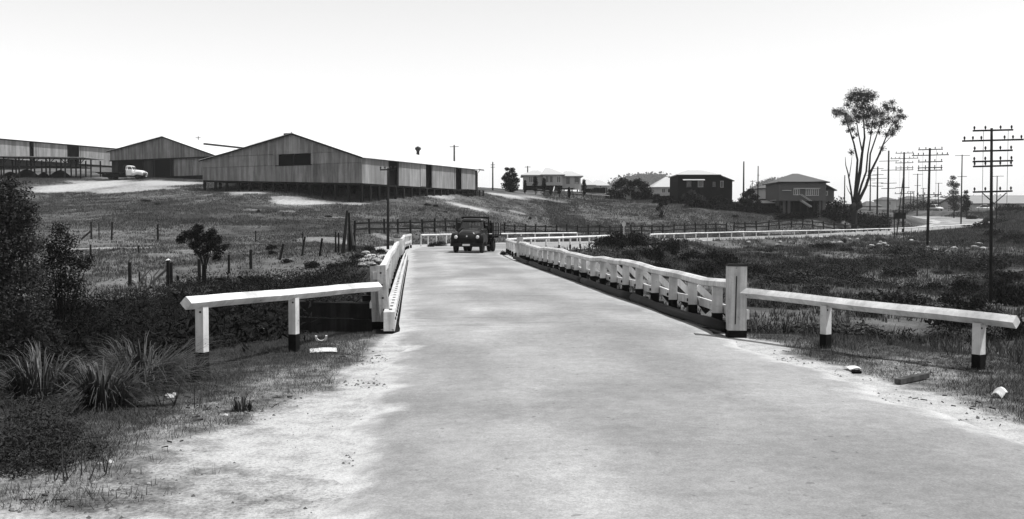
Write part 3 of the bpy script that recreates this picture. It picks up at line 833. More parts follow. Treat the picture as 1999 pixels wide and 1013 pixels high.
def mid_shed():
    A = (-56.3, 158.0); zo = 8.9
    O = (A[0], A[1], zo)
    t = thing('iron_shed', 'mid-sized corrugated iron gabled shed with dark doorways, behind the pale flatbed truck', 'shed', O, SRZ)
    prof = [(-12.3, 13.9-zo), (0, 15.8-zo), (11.7, 12.3-zo)]
    top = lambda x: interp(prof, x)
    Ln = 26
    fz = 12.35-zo
    wall_sheets(t, -12.3, 11.7, lambda x: fz, top, [], [], M_sheet2, mpick=lambda x, z: M_sheet)
    holes = [(-10.6, -5.0, -1, 20), (-2.6, 1.2, -1, 20), (8.3, 10.9, -1, 20)]
    wall_sheets(t, -12.3, 11.7, lambda x: .55, lambda x: fz-.02, holes, [], M_sheetd, y=.35, mpick=lambda x, z: M_sheet if 2 < x < 8 else M_sheetd)
    MB().box((-12.3, .5, .5), (11.7, .6, fz)).build('inner_shade_panel', M_dark, t)  # near-black backing: shade painted behind the door openings
    for a, b_ in ((-10.6, -5.0), (-2.6, 1.2), (8.3, 10.9)):
        MB().box((a-.1, .2, .5), (a-.003, .36, fz-.03)).build('door_jamb', M_timber, t)
        MB().box((b_+.003, .2, .5), (b_+.1, .36, fz-.03)).build('door_jamb', M_timber, t)
    MB().box((-12.4, -.12, fz-.16), (11.8, .08, fz+.0)).build('lintel', M_timber, t)
    MB().box((-12.2, -.3, -.4), (11.6, .45, .52)).build('loading_dock', M_timber, t)
    MB().box((11.6, .7, .4), (11.7, Ln, 12.2-zo)).build('side_wall', M_sheet, t)
    MB().box((-12.3, .7, .4), (-12.2, Ln, 13.7-zo)).build('side_wall', M_sheet, t)
    MB().prism([(-12.2, .4), (11.6, .4), (11.6, 12.1-zo), (0, 15.6-zo), (-12.2, 13.7-zo)], 'y', Ln, Ln+.1).build('rear_wall', M_sheetd, t)
    roof_slab(t, 'roof', (0, -.4, 15.9-zo), (12.1, -.4, 12.25-zo), (12.1, Ln+.4, 12.25-zo), (0, Ln+.4, 15.9-zo))
    roof_slab(t, 'roof', (-12.7, -.4, 13.9-zo), (-.005, -.4, 15.9-zo), (-.005, Ln+.4, 15.9-zo), (-12.7, Ln+.4, 13.9-zo))
    MB().bar((0, -.42, 15.77-zo), (12.1, -.42, 12.12-zo), .04, .15).build('barge_board', M_timber, t)
    MB().bar((-12.7, -.42, 13.77-zo), (0, -.42, 15.77-zo), .04, .15).build('barge_board', M_timber, t)
    MB().bar((5.2, 3.5, 14.75-zo), (6.0, Ln, 14.55-zo), .25, .3).build('roof_walkway', M_iron, t)
    for x in np.linspace(-12, 11.4, 9):
        gx_, gy_ = loc2w(O, SRZ, x, .3); MB().bar((x, .1, H(gx_, gy_)-zo-.3), (x, .1, -.38), .25, .25).build('stump', M_timber, t)
mid_shed()

def left_shed():
    # long side wall receding to the right
    O = (-91.0, 155.0, 11.6); zo = O[2]
    t = thing('iron_shed', 'long low corrugated iron shed with two dark doorways behind the open shelter', 'shed', O, SRZ)
    Ln = 40; zt = 16.15-zo; zb = 12.75-zo
    def s_of(px):
        r = (px-999.5)/FPX; return (r*O[1]-O[0])/(.447-.894*r)
    d1 = (s_of(63), s_of(86)); d2 = (s_of(137), s_of(159))
    wall_sheets(t, 0, Ln, lambda y: zb, lambda y: zt, [(d1[0], d1[0]+(d1[1]-d1[0])*.4, -9, 30), (*d2, -9, 30)], [], M_sheet2, side=0.0, wd=.85)
    for a, b_ in ((d1[0], d1[0]+(d1[1]-d1[0])*.4), d2):
        MB().box((-.6, a-.2, zb), (-.55, b_+.2, zt)).build('doorway', M_dark, t)  # dark panel paints the shade inside the doorway
        MB().box((-.1, a-.14, zb), (.06, a-.05, zt)).build('door_jamb', M_timber, t)
        MB().box((-.1, b_+.05, zb), (.06, b_+.14, zt)).build('door_jamb', M_timber, t)
    MB().box((-.3, .1, zb-2.2), (-.08, Ln, zb)).build('footing', M_timber, t)
    MB().box((-16, Ln-.1, zb-2), (-.1, Ln, zt)).build('rear_wall', M_sheetd, t)
    MB().prism([(-16, zb), (-.05, zb), (-.05, zt), (-8, zt+2.3), (-16, zt)], 'y', 0, .1).build('gable_wall', M_sheet, t)
    MB().box((-16, .2, zb-2), (-15.9, Ln-.2, zt)).build('end_wall', M_sheet, t)
    roof_slab(t, 'roof', (-8, -.4, zt+2.4), (.45, -.4, zt+.0), (.45, Ln+.4, zt+.0), (-8, Ln+.4, zt+2.4))
    roof_slab(t, 'roof', (-16.4, -.4, zt), (-8.005, -.4, zt+2.4), (-8.005, Ln+.4, zt+2.4), (-16.4, Ln+.4, zt))
    MB().box((.02, -.3, zt-.22), (.12, Ln+.3, zt-.1)).build('fascia', M_timber, t)
left_shed()

def shelter():
    a = at(-25, 349, 150); b_ = at(166, 349, 150)
    O = (a.x, 150.0, 8.6); zo = O[2]; Wd = b_.x-a.x
    t = thing('open_shelter', 'low open-sided shelter with thin flat roof on braced posts', 'shelter', O)
    zr_ = 12.1-zo
    MB().add([(-.3, -1, zr_+.05), (Wd+.35, -1, zr_-.16), (Wd+.35, 7, zr_+.0), (-.3, 7, zr_+.2), (-.3, -1, zr_-.05), (Wd+.35, -1, zr_-.26), (Wd+.35, 7, zr_-.1), (-.3, 7, zr_+.1)],
             [(0, 1, 2, 3), (7, 6, 5, 4), (0, 4, 5, 1), (1, 5, 6, 2), (2, 6, 7, 3), (3, 7, 4, 0)]).build('roof', M_sheet2, t)
    for y in (-.7, 3, 6.5):
        for i, x in enumerate(np.linspace(.6, Wd-.35, 7)):
            g_ = H(O[0]+x, O[1]+y)-zo
            p = MB().bar((x, y, g_-.3), (x, y, zr_-.1-.2*x/Wd), .17, .17).build('post', M_timber, t)
            if y < 0 and i:
                MB().bar((x, y-.02, zr_-1.1), (x-.75, y-.02, zr_-.25), .09, .09).build('brace', M_timber, p)
                MB().bar((x, y+.02, zr_-1.1), (x+.75, y+.02, zr_-.3), .09, .09).build('brace', M_timber, p)
    MB().bar((.3, -.6, zr_-1.55), (Wd-.6, -.6, zr_-1.75), .1, .3).build('bench_rail', M_timber, t)
    MB().bar((.3, 3, zr_-1.5), (Wd-.6, 3, zr_-1.6), 1.6, .12).build('bench', M_timber, t)
    for px, wpx, hpx in ((52, 26, 15), (118, 24, 13), (86, 14, 9), (20, 22, 10)):
        c = at(px, 348, 151.5); rx = wpx*151.5/FPX; hz = hpx*151.5/FPX+.4
        V = []; F = []; n, k = 18, 6
        for i in range(k):
            r = 1-i/(k-1)
            for j in range(n):
                a_ = 2*math.pi*j/n; q = 1+.18*math.sin(3*a_+px)+random.uniform(-.06, .06)
                V.append((math.cos(a_)*rx*r*q, math.sin(a_)*rx*.7*r*q, hz*(1-r**1.6)))
        for i in range(k-1):
            for j in range(n):
                F.append((i*n+j, i*n+(j+1) % n, (i+1)*n+(j+1) % n, (i+1)*n+j))
        me = bpy.data.meshes.new('heap'); me.from_pydata(V, [], F)
        o = link('coal_heap', me, M_dark); o.location = (c.x, 151.5, H(c.x, 151.5)-.25)
        tag(o, ['wide dark heap under the open shelter', 'dark heap beside the end post of the open shelter', 'small dark heap between two larger ones under the shelter', 'dark heap half under the shelter roof at the bush'][[52, 118, 86, 20].index(px)], 'heap', 'dark heaps under the shelter')
shelter()

# ------------------------------------------------------------------ houses
M_wallm = mat('painted_boards_mid', .34, .85, .12, .8)
M_wallp = mat('painted_boards_pale', .40, .8, .10, .8)
M_wallg = mat('painted_boards_grey', .085, .85, .12, .8)
M_walld = mat('dark_stained_boards', .008, .9, .3, .8, spec=.06)
M_roofg = mat('roof_grey', .075, .6, .10, .6)
M_roofw = mat('roof_white', .36, .6, .06, .6)
def hip_roof(parent, x0, x1, y0, y1, ze, zr, rx0, rx1, m, ov=.45, th=.12, ry=None, name='roof'):
    a = [(x0-ov, y0-ov, ze), (x1+ov, y0-ov, ze), (x1+ov, y1+ov, ze), (x0-ov, y1+ov, ze)]
    ym = (y0+y1)/2 if ry is None else ry
    top_ = [(rx0, ym, zr), (rx1, ym, zr)]
    lo = [(p[0], p[1], p[2]-th) for p in a]
    return MB().add(a+top_+lo, [(0, 1, 5, 4), (1, 2, 5), (2, 3, 4, 5), (3, 0, 4), (9, 8, 7, 6), (0, 6, 7, 1), (1, 7, 8, 2), (2, 8, 9, 3), (3, 9, 6, 0)]).build(name, m, parent)
def window(parent, x0, x1, z0, z1, y, n=2, m=None, face='y'):
    """framed window with n panes standing proud of a wall facing -y (face 'x': facing +x at x=y)"""
    fr = MB(); t_ = .07
    def bx(o, a, b_, c, d, pr0, pr1):
        if face == 'y': o.box((a, y-pr1, c), (b_, y-pr0, d))
        else: o.box((y+pr0, a, c), (y+pr1, b_, d))
    bx(fr, x0-t_, x1+t_, z0-t_, z0, .0, .06); bx(fr, x0-t_, x1+t_, z1, z1+t_, .0, .06)
    for i in range(n+1):
        xx = x0+(x1-x0)*i/n; bx(fr, xx-t_/2, xx+t_/2, z0, z1, .0, .058)
    f = fr.build('window', m or M_white, parent)
    for i in range(n):
        a = x0+(x1-x0)*i/n+t_/2+.003; b_ = x0+(x1-x0)*(i+1)/n-t_/2-.003
        p = MB(); bx(p, a, b_, z0+.003, z1-.003, .004, .03); p.build('pane', M_glass, f)
    return f
def stumps(parent, O, rz, x0, x1, y0, y1, z, nx_, ny_, m=None):
    for x in np.linspace(x0, x1, nx_):
        for y in np.linspace(y0, y1, ny_):
            gx_, gy_ = loc2w(O, rz, x, y); g_ = H(gx_, gy_)-O[2]-.3
            MB().bar((x, y, g_), (x, y, z), .2, .2).build('stump', m or M_timber, parent)

def house_cottage():
    D = 169.0; s = D/FPX
    b_ = at(1018, 371, D); O = (b_.x, D, b_.z); zo = O[2]
    X = lambda px: (px-1018)*s; Z = lambda py: (437-py)*s+CAM_H-zo
    t = thing('cottage', 'weatherboard cottage with three stepped pale hip roofs between slim dark conifers', 'house', O)
    zf, ze = Z(362), Z(341)
    MB().box((X(1022), 1.2, zf), (X(1060), 9, ze)).build('wall', M_wallm, t)
    MB().box((X(1060)+.003, .0, zf), (X(1098), 8.8, ze)).build('wall', M_wallm, t)
    MB().box((X(1098)+.003, 1.0, Z(367)), (X(1134), 8.6, Z(343))).build('wall', M_wallm, t)
    MB().box((X(1122), .96, Z(370)), (X(1134)+.05, 1.0, Z(356))).build('sunlit_wall_strip', M_wallp, t)  # paler strip paints sunlight on the right end into the wall colour
    hip_roof(t, X(1022), X(1062), 1.2, 9, ze, Z(330), X(1042), X(1052), M_roofw)
    hip_roof(t, X(1060), X(1098), -.0, 8.8, ze+.02, Z(325.5), X(1066), X(1074), M_roofw)
    hip_roof(t, X(1098), X(1134), 1.0, 8.6, Z(343), Z(332), X(1105), X(1120), M_roofw)
    MB().box((X(1024), 1.4, Z(371)), (X(1096), 8, zf-.02)).build('underfloor_shade', M_dark, t)  # black block paints the shade under the cottage floor
    stumps(t, O, 0, X(1023), X(1133), 1.2, 8, zf, 8, 2)
    window(t, X(1033), X(1040), Z(355), Z(344.5), 1.2, 2)
    window(t, X(1086.5), X(1094), Z(356), Z(344.5), .0, 2)
    window(t, X(1106.5), X(1112), Z(358), Z(347), 1.0, 1, M_wallg)
    window(t, X(1123), X(1130), Z(358), Z(347), 1.0, 1, M_wallg)
    for px in (1066, 1074): window(t, X(px), X(px+4), Z(355), Z(345), .0, 1, M_wallg)
    # front steps with pale stringers
    for q in (1079, 1089):
        MB().bar((X(q)+.0, -1.6, Z(375)), (X(q)+.3, -.05, Z(364)), .12, .25).build('step_stringer', M_wallp, t)
    for k in range(5):
        f = k/5; MB().bar((X(1079)+.15+.3*f, -1.5+1.4*f, Z(374)+(Z(364)-Z(374))*f), (X(1089)+.1+.3*f, -1.5+1.4*f, Z(374)+(Z(364)-Z(374))*f), .26, .05).build('tread', M_grey, t)
house_cottage()

def hip_house(name, label, pxa, pxb, py_base, py_floor, py_eave, py_ridge, D, depth, wallm, roofm, wins=(), ridge=(.4, .6), chimney=None):
    s = D/FPX; b_ = at(pxa, py_base, D); O = (b_.x, D, b_.z); zo = O[2]
    X = lambda px: (px-pxa)*s; Z = lambda py: (437-py)*s+CAM_H-zo
    t = thing(name, label, 'house', O)
    MB().box((.4, 0, Z(py_floor)), (X(pxb)-.4, depth, Z(py_eave)-.02)).build('wall', wallm, t)
    if py_base-py_floor > 1.5:
        stumps(t, O, 0, .6, X(pxb)-.6, .2, depth-.2, Z(py_floor), 5, 2)
        MB().box((.8, .6, Z(py_base)-.4), (X(pxb)-.8, depth-.6, Z(py_floor)-.02)).build('underfloor_shade', M_dark, t)  # shade under the floor made as a near-black block
    hip_roof(t, .4, X(pxb)-.4, 0, depth, Z(py_eave), Z(py_ridge), X(pxb)*ridge[0], X(pxb)*ridge[1], roofm)
    for (a, c, z0, z1, n) in wins: window(t, X(a), X(c), Z(z0), Z(z1), 0, n)
    return t
hip_house('house', 'small house with bright white hip roof just past the stepped-roof cottage', 1134, 1163, 372, 368, 361, 349, 188, 7, M_wallm, M_roofw, [(1143, 1147, 367, 363, 1)])
hip_house('house', 'house with pale hip roof showing behind the small white-roofed one', 1152, 1190, 373, 366, 362, 350, 205, 8, M_wallp, M_roofw, [(1170, 1174, 366, 363, 1)])
hip_house('house', 'house with broad blank white hip roof, half hidden by the dark stained house', 1272, 1334, 388, 382, 365, 343, 182, 9, M_wallm, M_roofw, [(1292, 1298, 376, 369, 2), (1303, 1308, 376, 369, 1)], ridge=(.55, .75))
t = hip_house('house', 'pale rendered cottage with one dark window behind the tin-roofed lean-to', 1482, 1528, 396, 388, 367, 357, 166, 7, M_wallp, M_roofg, [(1498.5, 1513, 388, 379, 2)], ridge=(.7, .95))

def garden_shed(name, label, pxa, pxb, pyb, pye, pyr, D, depth, wallm, roofm, gable=True):
    s = D/FPX; b_ = at(pxa, pyb, D); O = (b_.x, D, b_.z); zo = O[2]; Wd = (pxb-pxa)*s
    Z = lambda py: (437-py)*s+CAM_H-zo
    t = thing(name, label, 'shed', O)
    ze, zr_ = Z(pye), Z(pyr)
    if gable:
        MB().prism([(0, -.4), (Wd, -.4), (Wd, ze), (Wd/2, zr_-.1), (0, ze)], 'y', 0, depth).build('wall', wallm, t)
        roof_slab(t, 'roof', (-.25, -.25, ze-.1), (Wd/2, -.25, zr_), (Wd/2, depth+.25, zr_), (-.25, depth+.25, ze-.1), .06, roofm)
        roof_slab(t, 'roof', (Wd/2+.004, -.25, zr_), (Wd+.25, -.25, ze-.1), (Wd+.25, depth+.25, ze-.1), (Wd/2+.004, depth+.25, zr_), .06, roofm)
        MB().box((Wd*.35, -.03, 0), (Wd*.65, .0, ze*.9)).build('door', M_walld if wallm is not M_walld else M_grey, t)
    else:
        MB().box((0, 0, -.4), (Wd, depth, ze)).build('wall', wallm, t)
        roof_slab(t, 'roof', (-.2, -.2, ze), (Wd+.2, -.2, ze), (Wd+.2, depth+.2, zr_), (-.2, depth+.2, zr_), .06, roofm)
    return t
garden_shed('garden_shed', 'tiny pale-gabled hut among the dark bushes near the white-roofed house', 1223, 1247, 386, 368, 362, 165, 4, M_wallm, M_roofw)
garden_shed('garden_shed', 'small grey hut with white-edged gable before the hip-roofed house on stumps', 1517, 1533, 401, 389, 383.5, 150, 3, M_wallg, M_roofw)
garden_shed('lean_to', 'low lean-to with bright tin roof beside the small white-edged hut', 1483, 1516, 401, 396, 390, 151, 4, M_walld, M_roofw, False)

def dark_house():
    D = 155.0; s = D/FPX; b_ = at(1322, 393, D); O = (b_.x, D, b_.z); zo = O[2]
    X = lambda px: (px-1322)*s; Z = lambda py: (437-py)*s+CAM_H-zo
    t = thing('dark_house', 'square dark stained house with flat eave line and one white window hood', 'house', O)
    MB().box((.1, 0, Z(390)), (X(1405), 8, Z(342))).build('wall', M_walld, t)
    MB().prism([(X(1405)+.003, Z(390)), (X(1430), Z(390)), (X(1430), Z(352.5)), (X(1405)+.003, Z(342.5))], 'y', .3, 7.5).build('side_wing', M_walld, t)
    roof_slab(t, 'wing_roof', (X(1404), -.1, Z(341.2)), (X(1433), -.1, Z(352.6)), (X(1433), 7.9, Z(352.6)), (X(1404), 7.9, Z(341.2)), .12, M_iron)
    hip_roof(t, .1, X(1405)-.2, 0, 8, Z(341), Z(330), X(1350), X(1378), M_roofw, ov=.25)
    MB().box((-.2, -.3, Z(343)), (X(1407), -.25, Z(341.3))).build('fascia', M_iron, t)
    hd = MB().add([(X(1332), -.7, Z(352)), (X(1374.5), -.7, Z(352)), (X(1374.5), -.02, Z(349.6)), (X(1332), -.02, Z(349.6)), (X(1332), -.7, Z(352.6)), (X(1374.5), -.7, Z(352.6)), (X(1374.5), -.02, Z(350.2)), (X(1332), -.02, Z(350.2))],
                  [(0, 1, 2, 3), (7, 6, 5, 4), (0, 4, 5, 1), (1, 5, 6, 2), (2, 6, 7, 3), (3, 7, 4, 0)]).build('window_hood', M_wallp, t)
    window(t, X(1340), X(1349), Z(365), Z(354), 0, 2, M_grey)
    window(t, X(1362.5), X(1372), Z(364.5), Z(354), 0, 1, M_wallp)
    window(t, X(1391), X(1396), Z(364), Z(356), 0, 1, M_grey)
    window(t, X(1407), X(1412), Z(365), Z(354), .3, 1, M_wallm)
    stumps(t, O, 0, .3, X(1428), .4, 7, Z(390), 6, 2)
dark_house()

def stump_house():
    D = 148.0; s = D/FPX; b_ = at(1520, 414, D); O = (b_.x, D, b_.z); zo = O[2]
    X = lambda px: (px-1520)*s; Z = lambda py: (437-py)*s+CAM_H-zo
    t = thing('stump_house', 'grey hip-roofed house high on dark stumps with white windows and side stair', 'house', O)
    MB().box((X(1521), 0, Z(392)), (X(1612), 8, Z(356))).build('wall', M_wallg, t)
    MB().box((X(1612)+.003, 1.5, Z(394)), (X(1634), 7.5, Z(370))).build('side_wing', M_wallg, t)
    hip_roof(t, X(1521), X(1612), 0, 8, Z(355.5), Z(336.5), X(1561), X(1572), M_roofg)
    roof_slab(t, 'wing_roof', (X(1613), 1.0, Z(357.5)), (X(1638), 1.0, Z(370.5)), (X(1638), 8, Z(370.5)), (X(1613), 8, Z(357.5)), .12, M_roofg)
    MB().box((X(1520)-.3, -.5, Z(357)), (X(1613)+.3, -.46, Z(355))).build('fascia', M_walld, t)
    window(t, X(1549), X(1560), Z(380), Z(370), 0, 3)
    window(t, X(1573), X(1597), Z(381), Z(369.5), 0, 6)
    window(t, X(1617), X(1621), Z(380), Z(373.5), 1.5, 1)
    for a, c, z in ((1548, 1572, 368.5), (1572.5, 1599, 368.5), (1526, 1543, 372.5)):
        MB().box((X(a), -.45, Z(z)), (X(c), -.01, Z(z)+.09)).build('window_hood', M_wallp, t)
    stumps(t, O, 0, X(1523), X(1632), .3, 7.5, Z(392), 9, 3)
    MB().box((X(1545), .8, Z(413)-.6), (X(1598), .9, Z(392.5))).build('underfloor_shade', M_dark, t)  # near-black panel stands in for the shade among the stumps
    MB().box((X(1600), .2, Z(418)-.3), (X(1612), .4, Z(393))).build('panel', M_wallg, t)
    MB().box((X(1530), .5, Z(413)-.6), (X(1545)-.02, .6, Z(392.5))).build('panel', M_wallg, t)
    a, c = Vector((X(1560), -.7, Z(391))), Vector((X(1580), -.7, Z(404)))
    for y in (-1.1, -.3):
        MB().bar((a.x, y, a.z), (c.x, y, c.z), .06, .22).build('stair_stringer', M_wallm, t)
        MB().bar((a.x, y, a.z+.9), (c.x, y, c.z+.9), .06, .07).build('handrail', M_wallp, t)
    for k in range(7):
        p = a.lerp(c, (k+.5)/7); MB().box((p.x-.13, -1.06, p.z), (p.x+.13, -.34, p.z+.05)).build('tread', M_grey, t)
    MB().box((X(1556), -1.2, Z(391)-.1), (X(1561), -.01, Z(391))).build('landing', M_grey, t)
stump_house()

# the town beyond, on the right
def far_building(label, pxa, pxb, pyb, pye, pyr, D, depth, wallm, roofm, gabled=False):
    s = D/FPX; b_ = at(pxa, pyb, D); O = (b_.x, D, H(b_.x, D)-.3); zo = O[2]; Wd = (pxb-pxa)*s
    Z = lambda py: (437-py)*s+CAM_H-zo
    t = thing('house', label, 'house', O, group='far houses')
    MB().box((.2, 0, 0), (Wd-.2, depth, Z(pye))).build('wall', wallm, t)
    if gabled:
        MB().prism([(-.3, Z(pye)), (depth/2, Z(pyr)), (depth+.3, Z(pye)), (depth+.3, Z(pye)+.1), (depth/2, Z(pyr)+.12), (-.3, Z(pye)+.1)], 'x', -.3, Wd+.3).build('roof', roofm, t)
    else: hip_roof(t, .2, Wd-.2, 0, depth, Z(pye), Z(pyr), Wd*.35, Wd*.65, roofm)
    n = max(1, int(Wd/3.5))
    for i in range(n):
        x = Wd*(i+.5)/n; window(t, x-.5, x+.5, Z(pye)-1.9, Z(pye)-.7, 0, 2)
for a in [('pale-roofed far house past the eucalypt, nearest the round bush', 1643, 1668, 408, 398, 390, 255, 8, M_wallm, M_roofw),
          ('far grey-roofed house seen between telegraph poles behind the hedge', 1690, 1722, 410, 402, 392, 270, 8, M_wallm, M_roofg),
          ('far pale house low behind the dark hedge at the road crest', 1775, 1802, 410, 402, 393, 265, 8, M_wallp, M_roofg),
          ('far white-walled house with grey roof beyond the parked white car', 1806, 1846, 410, 396, 388, 285, 9, M_wallp, M_roofg),
          ('far house with dull roof on the rise between pole tops', 1768, 1800, 395, 389, 382, 380, 9, M_wallm, M_roofg),
          ('far white house on the rise left of the feathery tree', 1820, 1850, 396, 389, 384, 390, 9, M_wallp, M_roofw),
          ('far dark-walled house on the rise above the parked car', 1722, 1750, 396, 390, 384, 370, 9, M_wallm, M_roofg)]:
    far_building(*a)
M_depot = mat('depot_roof', .20, .7, .08, .4)
def depot():
    D = 250.0; s = D/FPX; b_ = at(1897, 414, D); O = (b_.x, D, H(b_.x+8, D)-.4); zo = O[2]
    X = lambda px: (px-1897)*s; Z = lambda py: (437-py)*s+CAM_H-zo
    t = thing('depot_building', 'long pale depot with low grey roof behind the white fence', 'building', O)
    MB().box((0, 0, 0), (X(2080), 20, Z(397.5))).build('wall', M_wallm, t)
    MB().prism([(-.6, Z(397.5)), (-.6, Z(397)), (10, Z(379)), (21, Z(397)), (21, Z(397.5)), (10, Z(380))], 'x', -.6, X(2082)).build('roof', M_depot, t)
    MB().prism([(0, Z(397.6)), (10, Z(380.2)), (20, Z(397.6))], 'x', 0, .2).build('gable', M_wallm, t)
    MB().box((-.4, -.55, Z(398.6)), (X(2080), -.5, Z(397.3))).build('gutter', M_iron, t)
    for a in (1920, 1975, 2030): MB().box((X(a), -.05, Z(402)), (X(a+14), .0, Z(399))).build('window', M_glass, t)
depot()
# ------------------------------------------------------------------ trucks
m, nt, b = base_mat('clear_glass')
tr = nod(nt, 'ShaderNodeBsdfTransparent'); tr.inputs[0].default_value = (.42, .42, .42, 1)
gl = nod(nt, 'ShaderNodeBsdfGlossy'); gl.inputs['Roughness'].default_value = .05
mx = nod(nt, 'ShaderNodeMixShader'); mx.inputs[0].default_value = .12
nt.links.new(tr.outputs[0], mx.inputs[1]); nt.links.new(gl.outputs[0], mx.inputs[2])
nt.links.new(mx.outputs[0], [n for n in nt.nodes if n.type == 'OUTPUT_MATERIAL'][0].inputs['Surface'])
M_clear = m
M_chrome = mat('chrome', .6, .25, .05, 4, spec=.8, metal=.6)
M_lamp = mat('lamp_glass', .55, .2, .1, 4, spec=.7)
M_tdark = mat('truck_dark_enamel', .006, .45, .15, 2, spec=.14)
M_tbonnet = mat('truck_paler_bonnet', .016, .30, .3, 3, spec=.35)  # slightly paler, glossier enamel for bonnet and cab roof
M_twhite = mat('truck_white_enamel', .55, .35, .08, 2, spec=.5)
def se(w, zb, zt, y, p=3.2, n=15, xo=0):
    out = []
    for i in range(n):
        a = math.pi*i/(n-1); c, s = math.cos(a), math.sin(a)
        out.append((xo+w/2*math.copysign(abs(c)**(2/p), c), y, zb+(zt-zb)*abs(s)**(2/p)))
    return out
def rr(w, y0, y1, z, p=5, n=28):
    out = []
    for i in range(n):
        a = 2*math.pi*i/n; c, s = math.cos(a), math.sin(a)
        out.append((w/2*math.copysign(abs(c)**(2/p), c), (y0+y1)/2+(y1-y0)/2*math.copysign(abs(s)**(2/p), s), z))
    return out
def wheel(t, x, y, r=.42, wd=.22):
    o = MB(); prof = [(.62, -.5), (.86, -.5), (.97, -.38), (1, -.2), (1, .2), (.97, .38), (.86, .5), (.62, .5)]
    n = 22; secs = []
    for i in range(n+1):
        a = 2*math.pi*i/n
        secs.append([(x+q*wd, y+math.cos(a)*r*k, r+math.sin(a)*r*k) for k, q in prof])
    o.loft(secs, cap=False, closed=True); w_ = o.build('wheel', M_rubber, t, True)
    h = MB(); s = 1 if x > 0 else -1
    h.tube([(x-s*wd*.3, y, r), (x+s*wd*.22, y, r)], r*.60, 18); h.tube([(x+s*wd*.22, y, r), (x+s*wd*.5, y, r)], r*.22, 10)
    h.build('rim', M_iron, w_)
def truck(label, loc, rz, body, bonnet, tray_len, gates, name='truck'):
    t = thing(name, label, 'truck', loc, rz)
    MB().loft([se(1.02, .60, 1.14, -.70, 5), se(1.10, .60, 1.27, -.62, 4), se(1.16, .62, 1.35, -.35, 4), se(1.26, .62, 1.42, .25, 4), se(1.44, .62, 1.47, .72, 4)]).build('bonnet', bonnet, t, True)
    for s in (-1, 1):
        x = s*.745
        MB().loft([se(.40, .58, 1.06, -.74, 6, xo=x), se(.44, .56, 1.16, -.62, 6, xo=x), se(.46, .66, 1.20, -.25, 6, xo=x), se(.46, .70, 1.20, .10, 6, xo=x), se(.46, .60, 1.10, .48, 5, xo=x), se(.44, .46, .90, .74, 5, xo=x)]).build('fender', body, t, True)
        hl = MB().tube([(x*.86, -.66, .95), (x*.86, -.755, .95)], [.13, .12], 16).build('headlight', M_iron, t, True)
        MB().tube([(x*.86, -.757, .95), (x*.86, -.775, .95)], [.105, .075], 16).build('lens', M_lamp, hl, True)
        MB().box((s*.62 if s > 0 else -.92, .8, .40), (.92 if s > 0 else s*.62, 1.95, .46)).build('running_board', M_iron, t)
    g_ = MB().box((-.60, -.70, .58), (.60, -.66, 1.06)).build('grille', M_tdark, t)
    for z in (.66, .76, .86): MB().box((-.50, -.735, z), (.50, -.702, z+.03)).build('bar', M_iron, g_)
    MB().tube([(0, -.70, 1.0), (0, -.74, 1.0)], .05, 10).build('badge', M_chrome, g_)
    bu = MB().bar((-.94, -.88, .50), (.94, -.88, .50), .08, .17).build('bumper', M_tdark, t)
    MB().box((-.22, -.935, .44), (.22, -.922, .55)).build('number_plate', M_paper, bu)
    for s in (-.4, .4): MB().box((s-.04, -.85, .46), (s+.04, 5.0 if gates else 5.6, .62)).build('chassis_rail', M_iron, t)
    # cab: lower body, roof, pillars, glass
    MB().loft([rr(1.60, .62, 1.95, .55), rr(1.68, .60, 1.97, .95), rr(1.66, .64, 1.97, 1.36), rr(1.58, .70, 1.95, 1.44)]).build('cab', body, t, True)
    MB().loft([rr(1.42, 1.00, 1.92, 1.86), rr(1.44, .96, 1.94, 1.91), rr(1.34, 1.06, 1.88, 2.01), rr(1.0, 1.2, 1.75, 2.06)]).build('cab_roof', body if body is M_twhite else bonnet, t, True)
    for s in (-1, 1):
        MB().bar((s*.70, .84, 1.40), (s*.60, 1.10, 1.90), .08, .07).build('pillar', body, t)
        MB().bar((s*.74, 1.62, 1.40), (s*.63, 1.62, 1.90), .07, .12, up=(0, 1, 0)).build('pillar', body, t)
        MB().bar((s*.70, 1.86, 1.40), (s*.58, 1.83, 1.90), .10, .10).build('pillar', body, t)
        d = MB().box((s*.845-.008, .98, .62), (s*.845+.008, 1.64, 1.36)).build('door', body, t)
        MB().box((s*.87-.02, 1.48, 1.12), (s*.87+.02, 1.60, 1.15)).build('handle', M_chrome, d)
        MB().add([(s*.735, 1.0, 1.43), (s*.735, 1.57, 1.43), (s*.63, 1.57, 1.87), (s*.63, 1.15, 1.87)], [(0, 1, 2, 3)]).build('side_window', M_clear, t)
        MB().bar((s*.84, .85, 1.25), (s*1.06, .82, 1.50), .02, .02).build('mirror_arm', M_iron, t)
        MB().box((s*1.06-.07, .81, 1.45), (s*1.06+.07, .84, 1.65)).build('mirror', M_iron, t)
    MB().bar((0, .80, 1.40), (0, 1.06, 1.90), .04, .04).build('windscreen_divider', body, t)
    MB().add([(-.68, .80, 1.42), (.68, .80, 1.42), (.58, 1.06, 1.88), (-.58, 1.06, 1.88)], [(0, 1, 2, 3)]).build('windscreen', M_clear, t)
    MB().box((-.68, .9, 1.30), (.68, 1.1, 1.44)).build('dashboard', M_dark, t)
    MB().box((-.62, 1.6, 1.0), (.62, 1.75, 1.50)).build('seat_back', M_dark, t)
    bk = MB(); bk.box((-.66, 1.86, 1.40), (-.34, 1.92, 1.88)); bk.build('cab_back', body, t)
    MB().box((.34, 1.86, 1.40), (.66, 1.92, 1.88)).build('cab_back', body, t)
    for x in (-.78, .78): wheel(t, x, 0)
    ra = 3.55 if gates else 4.2
    for x in (-.86, -.62, .62, .86): wheel(t, x, ra)
